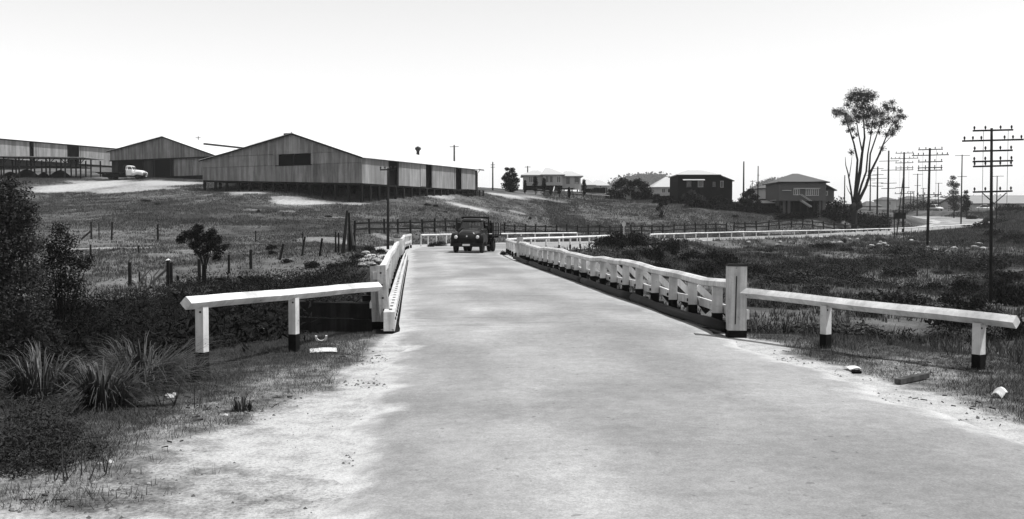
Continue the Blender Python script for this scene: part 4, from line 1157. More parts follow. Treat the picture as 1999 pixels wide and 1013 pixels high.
    MB().tube([(-.8, 0, .42), (.8, 0, .42)], .06, 8).build('axle', M_iron, t)
    MB().tube([(-.8, ra, .42), (.8, ra, .42)], .09, 8).build('axle', M_iron, t)
    # tray
    y0, y1 = 2.08, 2.08+tray_len
    MB().box((-1.08, y0, .96), (1.08, y1, 1.07)).build('tray', M_timber, t)
    for k in range(4): MB().box((-1.0, y0+.3+k*(tray_len-.7)/3, .84), (1.0, y0+.4+k*(tray_len-.7)/3, .955)).build('cross_bearer', M_timber, t)
    hb = MB().bar((-.86, y0+.05, 2.10), (.86, y0+.05, 2.10), .08, .14).build('headboard_rail', M_tdark, t)
    for x in (-.82, .82): MB().box((x-.04, y0+.01, 1.075), (x+.04, y0+.09, 2.03)).build('headboard_stake', M_tdark, t)
    for z in (1.10, 1.27, 1.44): MB().box((-.78, y0+.03, z), (.78, y0+.07, z+.16)).build('headboard_slat', M_tdark, t)
    if gates:
        for s in (-1, 1):
            for z in (1.10, 1.33, 1.56):
                MB().box((s*1.06-.02, y0+.05, z), (s*1.06+.02, y1, z+.19)).build('side_gate_board', M_tdark if s < 0 else M_grey, t)
            for y in np.linspace(y0+.25, y1-.15, 4): MB().box((s*1.095-.03 if s > 0 else -1.125, y-.04, 1.0), (1.125 if s > 0 else -1.065, y+.04, 1.80)).build('stake', M_tdark, t)
        MB().box((-1.0, y1-.05, 1.10), (1.0, y1-.01, 1.6)).build('tail_gate', M_tdark, t)
        for s in (-1, 1): MB().box((s*1.0-.10, y0-.04, 1.20), (s*1.0+.10, y0-.005, 1.78)).build('guard_board', M_tdark, t)
    else:
        for s in (-.7, .7): MB().box((s-.3, ra+.55, .35), (s+.3, ra+.58, .85)).build('mud_flap', M_rubber, t)
        MB().box((-1.0, 2.5, .35), (1.0, 5.4, .80)).build('under_tray_block', M_dark, t)  # near-black block filling the space under the tray
    return t
truck('dark tray-bodied lorry with slightly paler bonnet coming round the bend onto the bridge', (at(914, 495, 57.6).x+.05, 57.6, .02), R(-8), M_tdark, M_tbonnet, 3.3, True)
p = at(262, 345.5, 146)
truck('pale flatbed lorry parked side-on at the dark shed doorway', (p.x+.9, 146, H(p.x, 146)-.02), R(90)+R(-4), M_twhite, M_twhite, 4.3, False)

# ------------------------------------------------------------------ telegraph and power poles
_ins = MB().tube([(0, 0, 0), (0, 0, .07), (0, 0, .14), (0, 0, .2)], [.015, .05, .055, .02], 6).mesh('insulator', True)
_ins.materials.append(M_iron)
def pole(label, px, d, ytop, arms, r=.13, lean=0.0, pins=True, drops=False, braces=False, name='telegraph_pole', group='poles along the road', yb=None, x=None):
    X = xat(px, d); zt = at(px, ytop, d).z; r = r*(.52 if d < 60 else .74)
    zb = H(X, d); O = (X, d, zb)
    t = thing(name, label, 'pole', O, group=group)
    top_ = Vector((X+lean, d, zt))
    MB(O).tube([(X, d, zb-.5), (X+lean*.5, d, (zb+zt)/2), top_], [r*1.15, r, r*.8], 10).build('shaft', M_pole, t, True)
    for dz, hw in arms:
        z = zt-dz; k = (z-zb)/(zt-zb); cx = X+lean*k
        a = MB(O).bar((cx-hw, d-.14, z-.02*hw), (cx+hw, d-.14, z+.03*hw), .075, .085).build('crossarm', M_pole, t)
        if pins:
            n = 6 if hw > 1.4 else 4
            for i in range(n):
                f = (-.93+.55*i/(n/2-1)) if i < n/2 else (.38+.55*(i-n/2)/(n/2-1))
                o = link('insulator', _ins, None, a); o.location = (cx+hw*f-O[0], -.14, z+.05+.025*hw*f-zb)
    if braces:
        dz = arms[-1][0]; z = zt-dz
        for s in (-1, 1): MB(O).bar((X, d-.16, z-.6), (X+s*.62, d-.16, z-.06), .04, .04).build('arm_brace', M_iron, t)
    if drops:
        for s in (-.63, .63):
            MB(O).tube([(X+s, d-.2, zt-.15), (X+s, d-.2, zt-arms[-1][0]-.9)], .012, 4).build('drop_wire', M_iron, t)
    return t
SIX = [(.13, 1.02), (.64, 1.56), (1.17, 1.0), (1.70, 1.02), (1.95, 1.0), (3.25, 1.0)]
pole('tall six-armed telegraph pole standing deep in the scrub of the gully', 1937, 50, 250, SIX, .15, -.12, drops=True, braces=True)
SIX2 = [(.15, 1.15), (.68, 1.72), (1.3, 1.15), (1.85, 1.15), (2.1, 1.15), (4.4, 1.15)]
pole('six-armed telegraph pole on the scrub bank before the long white rail', 1811, 92, 289, SIX2, .16, .1, drops=True)
SIX3 = [(.15, 1.25), (.9, 1.95), (1.5, 1.25), (2.2, 1.25), (2.5, 1.25), (5.8, 1.3)]
pole('six-armed telegraph pole just across the road from the long white rail', 1763, 137, 297, SIX3, .19, drops=True)
pole('thick bare-topped pole with arms low down, near the hedge end', 1733, 150, 294, [(1.6, 1.5), (3.0, 1.2), (5.0, 1.2), (5.8, 1.1)], .2, pins=False)
pole('many-armed telegraph pole seen through the right limbs of the eucalypt', 1712, 178, 325, [(.4, 1.0), (1.5, 1.0), (2.2, 1.6), (3.0, 1.0), (3.6, 1.0)], .2, pins=False)
pole('many-armed telegraph pole behind the eucalypt trunk fork', 1698, 205, 331, [(.3, 1.0), (1.2, 1.5), (2.2, 1.0), (3.4, 1.0)], .18, pins=False)
pole('slim leaning pole with one short arm beside the dark signboard', 1750, 126, 345, [(1.4, .9)], .10, .8, pins=False)
pole('power pole with two short arms standing by the feathery tree', 1876, 170, 302, [(.15, 1.3), (3.8, .8)], .15, pins=False)
pole('power pole with a single arm behind the tall gully pole', 1945, 176, 343, [(.1, 1.1)], .13, pins=False)
pole('distant power pole with one arm left of the parked white car', 1790, 215, 339, [(.15, 1.1), (2.6, .7)], .16, pins=False)
pole('distant short-armed pole beside the white far house', 1831, 225, 357, [(.1, .8)], .14, pins=False)
pole('distant pole topped by a small arm above the road crest', 1777, 235, 373, [(.1, .9)], .14, pins=False)
pole('distant thin pole close beside another above the road crest', 1783, 232, 374, [], .14, pins=False)
pole('distant armed pole before the dull-roofed far house', 1802, 228, 367, [(.1, .7)], .13, pins=False)
pole('bare pole between the stump house and the eucalypt', 1648, 165, 342, [], .14, pins=False)
pole('stout bare pole beside the dark stained house', 1451, 153, 315, [], .17, pins=False)
pole('thin stepped pole behind the bushes by the pale rendered cottage', 1479, 158, 324, [(1.5, .15)], .13, pins=False)
pole('thin pole with tiny arm at the edge of the far scrub hill', 1468, 200, 352, [(.2, .5)], .1, pins=False)
pole('slender pole with one crossarm standing by the bridge in front of the big shed', 757, 68, 328, [(.12, .55)], .12, .05, group=None)
pole('pole with short crossarm rising behind the big shed roof', 887, 165, 283, [(.3, .75)], .2, pins=False, group='poles behind the sheds')
pole('pole with stacked fittings between the big shed and the conifer', 962, 165, 316, [(.5, .35), (.9, .35)], .16, pins=False, group='poles behind the sheds')
pole('pole with small crossarm rising over the stepped cottage roof', 1030, 186, 324, [(.2, .55)], .16, pins=False, group='poles behind the sheds')
pole('cross-topped pole showing over the mid-sized shed roof', 389, 200, 266, [(.3, .5)], .12, pins=False, group='poles behind the sheds')

# ------------------------------------------------------------------ fences
def rail_fence(label, path, step, h, rails, m, name='post_and_rail_fence', wd=.17, wonk=.03, rw=(.05, .14), cat='fence', mpost=None):
    path = np.array(path, float); L = np.r_[0, np.cumsum(np.linalg.norm(np.diff(path, axis=0), axis=1))]
    n = int(L[-1]/step)+1; ls = np.linspace(0, L[-1], n)
    xs = np.interp(ls, L, path[:, 0]); ys_ = np.interp(ls, L, path[:, 1]); zs = H(xs, ys_)
    O = (xs[0], ys_[0], zs[0]); t = thing(name, label, cat, O)
    for i in range(n):
        dx = random.uniform(-wonk, wonk)*2; hh = h*random.uniform(.94, 1.06)
        MB(O).bar((xs[i], ys_[i], zs[i]-.3), (xs[i]+dx, ys_[i], zs[i]+hh), wd, wd).build('post', mpost or m, t)
    for i in range(n-1):
        for rz_ in rails:
            j1, j2 = random.uniform(-wonk, wonk), random.uniform(-wonk, wonk)
            MB(O).bar((xs[i]-.02, ys_[i]-.11, zs[i]+rz_+j1), (xs[i+1]-.06, ys_[i+1]-.11, zs[i+1]+rz_+j2), *rw).build('rail', m, t)
    return t
P_ = lambda L: [(xat(px, d), d) for px, d in L]
rail_fence('dark post and rail fence following the far side of the road to the gap', P_([(692, 82), (760, 86), (830, 91), (905, 97), (985, 107), (1060, 113), (1130, 118), (1270, 127), (1418, 135)]), 1.95, 1.25, (.45, .98), M_timber, wonk=.035)
rail_fence('crooked dark post and rail fence in front of the stump house', P_([(1432, 136), (1560, 139.5), (1668, 143), (1735, 147)]), 1.8, 1.35, (.55, 1.05), M_timber, wonk=.09)
rail_fence('low white-railed garden fence before the stepped-roof cottage', P_([(1048, 163), (1110, 161), (1190, 163)]), 2.6, .9, (.8,), M_wallp, 'garden_fence', .12, .03, (.04, .09), mpost=M_grey)
rail_fence('white-railed yard fence on dark posts before the long depot', P_([(1838, 232), (1880, 228), (1942, 224)]), 1.5, 1.1, (.45, .85), M_wallp, 'yard_fence', .14, .05, (.05, .2), mpost=M_timber)
def fpost(label, px, pyb, pyt, d, wd=.14, lean=0.0, grp='old paddock fence posts', m=None):
    wd = wd*.75
    X = xat(px, d); zb = H(X, d); hh = max(.5, at(px, pyt, d).z-zb)
    o = MB((X, d, zb)).bar((X, d, zb-.35), (X+lean, d, zb+hh), wd, wd, taper=.85).build('fence_post', m or M_timber)
    o.location = (X, d, zb)
    tag(o, label, 'fence post', grp)
for lab, *a in [
    ('upper fence post with a broken rail sloping against it', 178, 462, 433, 75),
    ('thin stake between two posts of the upper paddock fence', 193, 462, 434, 74.5, .08),
    ('slightly leaning upper fence post past the thin stake', 217, 464, 433, 74, .15, .08),
    ('upright upper fence post beside the white scrap', 308, 467, 438, 74, .17),
    ('short post on the pale track near the dark sapling', 176, 495, 477, 64),
    ('short post below the pale track in the open paddock', 270, 503, 481, 64),
    ('thin stake standing alone under the big shed gable', 499, 476, 450, 74, .1),
    ('thin stake just behind a leaning post in the rough grass', 591, 478, 452, 73, .1),
    ('short thick post right of the wind-swept sapling crown', 446, 525, 497, 54, .16),
    ('thick straight post between the sapling and the scrubby lump', 489, 518, 487, 55, .2),
    ('thick dark post at the open end of the stick tangle', 252, 560, 512, 50, .2),
    ('low stub among the pale dead sticks', 271, 550, 530, 52, .12),
    ('thick post where the pale fallen rail ends, front of a pair', 327, 562, 508, 49, .2),
    ('thick post close behind the one holding the fallen rail', 333, 556, 512, 50, .18),
    ('stout post under the sapling crown, the taller of two', 388, 545, 506, 48, .2),
    ('stout low post in the weeds at the sapling stem', 397, 562, 517, 46, .22),
    ('strongly leaning dark post beside the scrubby lump', 543, 500, 476, 57, .18, .3),
    ('leaning dark post with a thin stake behind it', 587, 492, 462, 58, .15, .25),
    ('leaning dark post just short of the tall propped timbers', 622, 494, 465, 57, .16, .2),
    ('slim post of a pair beside the propped timbers, farther from them', 655, 484, 452, 58, .13),
    ('slim post of a pair beside the propped timbers, closer to them', 661, 486, 454, 58, .13)]:
    fpost(lab, *a)
# leaning timbers and stub beside the far bank
X = xat(676, 58); zb = H(X, 58)
t = thing('leaning_timbers', 'tall old timbers propped together in an A beside the rail fence end', 'timbers', (X, 58, zb)); O = (X, 58, zb)
tp = at(678, 411, 58)
MB(O).bar((xat(668, 57.5), 57.5, zb-.3), tuple(tp), .2, .2, taper=.6).build('timber', M_timber, t)
MB(O).bar((xat(683, 58.3), 58.3, zb-.3), (tp.x+.08, 58.15, tp.z-.12), .17, .17, taper=.6).build('timber', M_timber, t)
MB(O).bar((xat(690, 58.2), 58.2, zb+.4), (tp.x+.18, 58.25, tp.z-1.0), .14, .14, taper=.6).build('timber', M_grey, t)
MB(O).bar((xat(677, 58), 58.4, zb-.2), (xat(677, 58), 58.4, zb+1.1), .1, .1).build('timber', M_grey, t)
X = xat(690, 58.8); zb = H(X, 58.8)
o = MB((X, 58.8, zb)).bar((X, 58.8, zb-.3), (X-.03, 58.8, at(690, 454, 58.8).z), .30, .30, taper=.92).build('timber_stub', M_timber); o.location = (X, 58.8, zb)
tag(o, 'thick squared black stub where the rail fence begins', 'post')
# tangle of pale sticks and a fallen rail
for k in range(8):
    px = 268+4.5*k; d = 49.5; X = xat(px, d); zb = H(X, d)
    o = MB((X, d, zb)).tube([(X, d, zb-.1), (X+random.uniform(-.25, .25), d, zb+.5), (X+random.uniform(-.3, .35), d+.1, zb+random.uniform(.8, 1.1))], [.04, .035, .02], 6).build('stick', M_grey, None)
    o.location = (X, d, zb); tag(o, 'pale upright dead stick in the tangle between thick posts', 'stick', 'tangle of dead sticks')
X = xat(292, 49.2); zb = H(X, 49.2)
o = MB((X, 49.2, zb)).bar((X, 49.2, zb+.15), (xat(325, 49.2), 49.2, H(xat(325, 49.2), 49.2)+.85), .08, .1).build('fallen_rail', M_grey); o.location = (X, 49.2, zb)
tag(o, 'pale fallen rail slanting up to a thick paddock post', 'rail')
X = xat(158, 74); zb = H(X, 74)
o = MB((X, 74, zb)).bar((X, 74, zb+.1), (xat(178, 74.6), 74.6, H(xat(178, 74.6), 74.6)+.7), .1, .12).build('fallen_rail', M_timber); o.location = (X, 74, zb)
tag(o, 'dark broken rail sloping against the upper paddock fence', 'rail')

# signs
def sign_board():
    d = 122; X0, X1 = xat(1744, d), xat(1768, d); zb = H((X0+X1)/2, d)
    t = thing('signboard', 'back of a dark signboard on two posts beside the far road', 'sign', (X0, d, zb)); O = (X0, d, zb)
    z0, z1 = at(1750, 427, d).z, at(1750, 416, d).z
    MB(O).box((X0, d-.03, z0), (X1, d+.03, z1)).build('board', M_walld, t)
    for px in (1745.5, 1764): MB(O).bar((xat(px, d), d-.08, H(xat(px, d), d)-.3), (xat(px, d), d-.08, z1-.1), .09, .09).build('post', M_timber, t)
sign_board()
d = 108; X = xat(1218, d); zb = H(X, d)
t = thing('paddle_sign', 'small white-rimmed road paddle on a pale post by the rail gap', 'sign', (X, d, zb)); O = (X, d, zb)
MB(O).bar((X, d, zb-.3), (X, d, at(1218, 441, d).z), .09, .09).build('post', M_wallp, t)
zc = at(1218, 437, d).z
ring = MB(O)
secs = []
for i in range(25):
    a = 2*math.pi*i/24; secs.append([(X+math.cos(a)*k*.8, d+y, zc+math.sin(a)*k*1.1) for k, y in ((.20, -.02), (.26, -.02), (.26, .02), (.20, .02))])
rg = ring.loft(secs, cap=False).build('disc_rim', M_wallp, t)
MB(O).tube([(X, d-.01, zc), (X, d+.01, zc)], .2, 16).build('disc', M_wallm, rg)

# parked white cars by the yard fence
def car(label, px, d, rz):
    X = xat(px, d); zb = H(X, d); t = thing('parked_car', label, 'car', (X, d, zb), rz, group='cars parked by the yard fence')
    MB().loft([se(1.4, .3, .75, -2.0), se(1.6, .28, .85, -1.6), se(1.62, .28, .92, 0), se(1.6, .28, .88, 1.6), se(1.4, .32, .75, 2.0)]).build('body', M_twhite, t, True)
    MB().loft([se(1.3, .8, .95, -.9, 5), se(1.22, .8, 1.42, -.4, 5), se(1.2, .8, 1.44, .6, 5), se(1.25, .8, .95, 1.3, 5)]).build('cabin', M_glass, t, True)
    MB().loft([se(1.16, 1.40, 1.48, -.35, 5), se(1.16, 1.40, 1.49, .55, 5)]).build('roof', M_twhite, t, True)
    for x in (-.7, .7):
        for y in (-1.25, 1.25): wheel(t, x, y, .31, .17)
car('white saloon parked end-on just left of the power pole', 1825, 226, R(15))
car('white saloon parked side-on behind the yard fence by the depot', 1922, 236, R(80))

# ------------------------------------------------------------------ vegetation
def unit(n):
    v = rng.normal(size=(n, 3)); return v/np.linalg.norm(v, axis=1)[:, None]
def leaf_cloud(blobs, n, size, aspect=.45, shell=.45, up=.0):
    """n leaf-shaped faces through the volume of ellipsoid clumps (cx,cy,cz,rx,ry,rz)"""
    B = np.array(blobs, float); wv = (B[:, 3]*B[:, 4]*B[:, 5])**(2/3); wv /= wv.sum()
    k = rng.choice(len(B), n, p=wv)
    r = rng.random(n)**shell
    d = unit(n)
    lump = 1+.35*np.sin(d[:, 0]*5+k*1.7)*np.sin(d[:, 1]*4+k)*np.cos(d[:, 2]*5-k*.6)
    p = B[k, :3]+d*(r*lump)[:, None]*B[k, 3:6]
    a = unit(n); a[:, 2] = a[:, 2]*.8-up; a /= np.linalg.norm(a, axis=1)[:, None]
    c = np.cross(a, unit(n)); c /= np.linalg.norm(c, axis=1)[:, None]
    s = size*(.6+.8*rng.random(n))
    V = np.empty((n, 4, 3))
    V[:, 0] = p-a*s[:, None]*.5; V[:, 2] = p+a*s[:, None]*.5
    V[:, 1] = p+c*(s*aspect*.5)[:, None]; V[:, 3] = p-c*(s*aspect*.5)[:, None]
    return V.reshape(-1, 3), np.arange(n*4).reshape(-1, 4)
def limbs(O, L, m=M_bark, name='trunk', parent=None, n=7):
    """L: (points, radii) runs joined in one wooden skeleton"""
    mb = MB(O)
    for pts, rad in L: mb.tube(pts, rad, n)
    return mb.build(name, m, parent, True, fix=False)
def crown(O, blobs, n, size, m, parent, **kw):
    V, F = leaf_cloud(blobs, n, size, **kw)
    V = V-np.array(O)
    return link('crown', np_mesh('crown', V, F), m, parent)
def pblob(px, py, d, rpx, ratio=.8, dd=0.0):
    p = at(px, py, d+dd); r = rpx*d/FPX
    return (p.x, p.y, p.z, r, r*1.0, r*ratio)

# the tall eucalypt
def eucalypt():
    d = 145; X = xat(1667, d); zb = H(X, d); O = (X, d, zb)
    t = thing('eucalypt_tree', 'tall bare-limbed eucalypt with a high open crown above the hedge', 'tree', O)
    def run(P, r0, r1, dd):
        n = len(P); pts = []
        for i, (px, py) in enumerate(P):
            p = at(px, py, d+dd*i/(n-1)); pts.append(p)
        if P[0][1] > 428: pts[0] = Vector((pts[0].x, d, zb-.4))
        return (pts, list(np.linspace(r0, r1, n)))
    L = [run([(1667, 432), (1668, 415), (1667, 400), (1671, 375), (1679, 335), (1683, 300), (1688, 268), (1686, 238), (1684, 205)], .46, .04, 1.2),
         run([(1670, 405), (1680, 385), (1690, 365), (1700, 335), (1714, 307), (1724, 282), (1735, 255), (1747, 234)], .28, .04, -1.5),
         run([(1672, 395), (1682, 360), (1691, 335), (1694, 300), (1700, 265), (1704, 235), (1712, 212)], .19, .03, 2.2),
         run([(1665, 400), (1661, 370), (1656, 340), (1651, 322), (1650, 306)], .17, .03, -1.0),
         run([(1668, 390), (1672, 345), (1674, 312), (1667, 280), (1658, 252), (1648, 225), (1634, 220)], .22, .03, -2.0),
         run([(1696, 345), (1699, 300), (1712, 262), (1720, 240), (1726, 215)], .15, .03, 1.5),
         run([(1684, 300), (1676, 262), (1672, 235), (1668, 205)], .12, .03, 1.0),
         run([(1712, 310), (1719, 300), (1723, 288)], .07, .02, 0.5), run([(1664, 385), (1656, 372), (1652, 362)], .07, .02, .5),
         run([(1722, 285), (1738, 268), (1752, 246)], .07, .02, -.6), run([(1658, 345), (1662, 318), (1664, 297)], .07, .02, .5)]
    limbs(O, L, parent=t)
    MB(O).tube([at(1660, 414, d-.3), at(1664, 404, d-.4), at(1668, 396, d-.3)], [.1, .55, .2], 8).build('burl', M_bark, t, True)
    MB(O).tube([at(1672, 410, d-.3), at(1678, 402, d-.4), at(1679, 393, d-.3)], [.1, .50, .2], 8).build('burl', M_bark, t, True)
    R_ = random.Random(4)
    bl = [pblob(px, py, d, r*1.6, .8, R_.uniform(-1.6, 1.6)) for px, py, r in
          [(1668, 184, 11), (1680, 183, 11), (1692, 185, 11), (1703, 188, 9), (1660, 192, 9), (1674, 196, 11), (1690, 197, 10), (1655, 205, 7), (1682, 210, 12), (1697, 212, 12), (1668, 217, 8), (1640, 218, 8), (1632, 223, 6), (1629, 216, 5), (1652, 224, 9), (1660, 236, 10), (1648, 238, 6), (1676, 228, 11), (1692, 228, 12), (1708, 222, 10), (1720, 222, 9), (1733, 212, 8), (1728, 205, 7), (1742, 200, 6), (1745, 214, 7), (1755, 226, 7), (1764, 228, 5), (1758, 216, 5), (1748, 238, 9), (1735, 232, 9), (1722, 240, 10), (1708, 242, 9), (1694, 245, 8), (1742, 256, 8), (1752, 248, 6), (1730, 262, 6), (1742, 262, 5), (1716, 258, 5), (1664, 252, 6), (1723, 290, 5), (1662, 297, 5), (1656, 255, 4), (1672, 262, 4), (1666, 268, 3), (1700, 258, 5)]]
    TW = []
    for q in bl:
        c = Vector(q[:3])
        for k in range(4):
            e = c+Vector(unit(1)[0])*q[3]*.9; TW.append(([c-Vector((0, 0, q[5]*.9)), c.lerp(e, .5), e], [.035, .025, .012]))
    tag(limbs(O, TW, parent=t, name='fine_twigs', n=4), kind='stuff')
    crown(O, bl, 20000, .20, M_leafm, t, shell=.95, up=.3)
eucalypt()

def blob_tree(name, label, cat, px, pyb, d, blobs, n, size, m, trunk=True, ratio=.85, group=None, shell=.5, tr=.06):
    X = xat(px, d); zb = H(X, d); O = (X, d, zb)
    t = thing(name, label, cat, O, group=group)
    R_ = random.Random(px)
    bl = [pblob(a, b_, d, r, ratio, R_.uniform(-.5, .5)*r*d/FPX) for a, b_, r in blobs]
    zmin = min(q[2] for q in bl); zmin = max(zmin, zb+.3); mx_ = sum(q[0] for q in bl)/len(bl)
    L = [([(X, d, zb-.3), (X+(mx_-X)*.1, d, (zb+zmin)/2), (X+(mx_-X)*.3, d, zmin)], [tr, tr*.85, tr*.7])]
    for q in bl[:10]:
        c = Vector(q[:3]); base = Vector((X, d, zb-.2))
        fk = Vector((X+(c.x-X)*.12, d, zb+(zmin-zb)*random.uniform(.55, 1.0)))
        L.append(([fk, fk.lerp(c, .5)+Vector((0, 0, .08*abs(c.z-zb))), c], [tr*.55, tr*.4, tr*.15]))
    if trunk: limbs(O, L, parent=t, name='trunk')
    crown(O, bl, n, size, m, t, shell=shell)
    return t
blob_tree('round_tree', 'large leafy tree with sunlit top rising from the gully scrub', 'tree', -20, 620, 27, [(-20, 400, 50), (25, 385, 38), (5, 430, 55), (50, 430, 32), (-40, 470, 70), (30, 470, 50), (60, 480, 30), (0, 530, 70), (50, 540, 45), (-30, 590, 70), (40, 600, 60), (15, 360, 22), (58, 405, 18), (-10, 650, 70), (60, 650, 60)], 30000, .085, M_leafm, tr=.10)
blob_tree('dark_sapling', 'dark bushy sapling in front of the paddock beside the large leafy tree', 'tree', 120, 600, 31, [(115, 450, 22), (130, 470, 24), (95, 480, 24), (110, 500, 32), (140, 505, 26), (85, 520, 25), (120, 540, 34), (160, 520, 20), (175, 505, 12), (140, 560, 34), (90, 570, 34), (60, 540, 26), (110, 610, 50), (170, 600, 40), (80, 650, 50), (150, 650, 50), (205, 640, 40)], 17000, .08, M_leaf, tr=.05)
blob_tree('slim_sapling', 'slim twin-stemmed sapling with wind-swept dark crown in the paddock', 'tree', 400, 566, 46, [(352, 468, 10), (364, 460, 13), (378, 455, 14), (388, 446, 12), (392, 465, 15), (380, 478, 12), (405, 462, 13), (414, 453, 10), (422, 468, 13), (412, 482, 14), (398, 490, 12), (428, 488, 12), (440, 482, 8), (422, 502, 10), (384, 492, 8)], 5200, .11, M_leaf, tr=.05)
blob_tree('conifer', 'dense dark twin-topped conifer beside the loading platform', 'tree', 997, 372, 162, [(990, 330, 5), (1000, 332, 6), (992, 342, 9), (1003, 342, 8), (985, 348, 7), (997, 352, 11), (1008, 352, 7), (990, 362, 11), (1003, 364, 11), (998, 369, 9)], 4200, .30, M_leaf, tr=.16)
for i, (px, py0, py1, w_, lab) in enumerate([(1045, 346, 372, 5, 'slim dark cypress at the second step of the cottage front'), (1062, 350, 372, 4.5, 'short dark cypress between the cottage windows'), (1025, 353, 376, 3, 'narrow dark shrub at the cottage corner nearest the conifer'), (1140, 352, 380, 4.5, 'tall dark cypress past the cottage end wall'), (1075, 364, 378, 3.2, 'low dark shrub by the cottage steps'), (1092, 365, 377, 3.5, 'low shrub past the cottage steps'), (1111, 367, 385, 3, 'small dark shrub on the cottage fence')]):
    n = 5; bl = [(px, py0+(py1-py0)*(k+.3)/n, w_*(.55+.5*math.sin(math.pi*(k+.9)/(n+1)))) for k in range(n)]
    blob_tree('cypress_shrub', lab, 'shrub', px, py1, 160, bl, 1300, .20, M_leaf, ratio=1.3, group='shrubs round the cottage', tr=.07)
for px, d, bl, n, lab, mm in [
    (1205, 165, [(1195, 375, 10), (1205, 362, 10), (1215, 355, 11), (1222, 372, 11), (1208, 380, 10), (1232, 360, 10), (1188, 384, 7)], 4200, 'big dark bush left of the tiny gabled hut', M_leaf),
    (1256, 164, [(1245, 356, 10), (1256, 364, 12), (1265, 375, 11), (1252, 380, 11), (1270, 386, 9), (1240, 382, 9), (1258, 390, 9)], 4200, 'big dark bush right of the tiny gabled hut', M_leaf),
    (1290, 158, [(1282, 384, 7), (1296, 388, 7), (1308, 386, 6), (1280, 392, 6)], 1800, 'low dark bush before the broad white roof', M_leaf),
    (1350, 151, [(1338, 384, 8), (1350, 378, 9), (1362, 384, 8), (1372, 390, 7), (1345, 392, 8)], 2400, 'leafy bush against the dark stained house front', M_leafm),
    (1400, 150, [(1395, 388, 6), (1405, 385, 6), (1415, 392, 7), (1425, 394, 6)], 1600, 'low shrub at the wing of the dark stained house', M_leaf),
    (1462, 150, [(1455, 380, 8), (1465, 374, 8), (1472, 386, 9), (1460, 394, 9), (1448, 392, 7), (1480, 396, 7)], 3000, 'dark bush between the stout bare pole and the cottage', M_leaf),
    (1862, 190, [(1860, 347, 6), (1857, 358, 8), (1866, 362, 8), (1862, 375, 10), (1870, 388, 10), (1858, 392, 9), (1865, 404, 10)], 2600, 'feathery pale tree against the depot', M_leafl),
    (1886, 192, [(1886, 375, 5), (1885, 386, 8), (1888, 397, 9), (1884, 407, 9)], 2200, 'dark rounded tree beside the feathery one', M_leaf)]:
    yb = max(b_[1]+b_[2] for b_ in bl)
    blob_tree('garden_tree', lab, 'tree', px, yb, d, bl, n, .28, mm, tr=.12)
blob_tree('small_tree', 'small sparse tree with bare stem standing alone in the sloping field', 'tree', 1292, 425, 140, [(1286, 390, 7), (1296, 388, 7), (1290, 400, 7), (1300, 398, 5), (1284, 408, 5), (1292, 414, 4), (1312, 392, 5), (1290, 421, 5)], 1300, .22, M_leaf, tr=.10)
# hedges
def hedge(label, P, h, wd, n, size=.3, m=M_leaf):
    P = np.array(P); O = (P[0][0], P[0][1], H(*P[0])); bl = []
    L = np.r_[0, np.cumsum(np.linalg.norm(np.diff(P, axis=0), axis=1))]
    for l in np.arange(0, L[-1], wd*.55):
        x = np.interp(l, L, P[:, 0]); y = np.interp(l, L, P[:, 1]); hh = h*random.uniform(.75, 1.1)
        bl.append((x, y, H(x, y)+hh*.45, wd*.6, wd*.5, hh*.62))
    V, F = leaf_cloud(bl, n, size); o = link('hedge', np_mesh('hedge', V-np.array(O), F), m); o.location = O
    tag(o, label, 'hedge'); return o
hedge('long dark hedge bank under the eucalypt reaching the far road', P_([(1590, 151), (1640, 150), (1690, 151), (1728, 153)]), 2.7, 2.2, 9000)
hedge('dark hedge along the far road crest below the town', P_([(1745, 222), (1790, 226), (1828, 232)]), 2.4, 2.4, 4000)
hedge('square dark hedge in front of the long depot', P_([(1952, 215), (1985, 212), (2030, 210)]), 1.7, 2.4, 4500)
hedge('dark low hedge line along the garden of the dark stained house', P_([(1345, 152), (1400, 150), (1450, 150), (1515, 149)]), 1.2, 1.6, 4500)
hedge('dark growth against the fence before the stump house', P_([(1520, 145), (1560, 145), (1590, 146)]), .9, 1.5, 2200)
hedge('dark growth round the stump house and the hedge bank', P_([(1612, 147), (1640, 147)]), 1.3, 1.6, 1500)

# bushes: a few patterns, many individuals
def bush_mesh(seed, n, size, h=.7):
    R_ = np.random.default_rng(seed); bl = []
    for k in range(9):
        a = R_.random()*6.28; q = R_.random()**.5*.62
        bl.append((math.cos(a)*q, math.sin(a)*q, h*(.15+.55*R_.random()*(1-q*.6)), .30+.2*R_.random(), .30+.2*R_.random(), h*(.28+.2*R_.random())))
    V, F = leaf_cloud(bl, n, size); return np_mesh('bush', V, F)
BM = [bush_mesh(i, 1500, .13) for i in range(5)]
for me in BM: me.materials.append(M_leaf)
def bush(px, d, wpx, hpx, label, grp, m=None, sink=.1):
    X = xat(px, d); z = H(X, d); o = link('bush', random.choice(BM)); s = wpx*.5*d/FPX; h = hpx*d/FPX
    o.location = (X, d, z-sink*h); o.scale = (s, s*random.uniform(.8, 1.1), h*1.05); o.rotation_euler = (0, 0, random.uniform(0, 6.3))
    if m: o.material_slots[0].link = 'OBJECT'; o.material_slots[0].material = m
    tag(o, label, 'bush', grp); return o
for px, d, w_, h in [(1175, 73, 50, 24), (1205, 71, 60, 36), (1240, 74, 56, 34), (1275, 70, 60, 30), (1310, 76, 60, 26), (1345, 72, 60, 26), (1385, 74, 60, 24), (1425, 68, 70, 30), (1230, 64, 60, 24), (1290, 62, 70, 24), (1370, 62, 70, 26)]:
    bush(px, d, w_, h*1.7, 'dark dense bush of the thicket inside the road bend', 'thicket inside the bend')
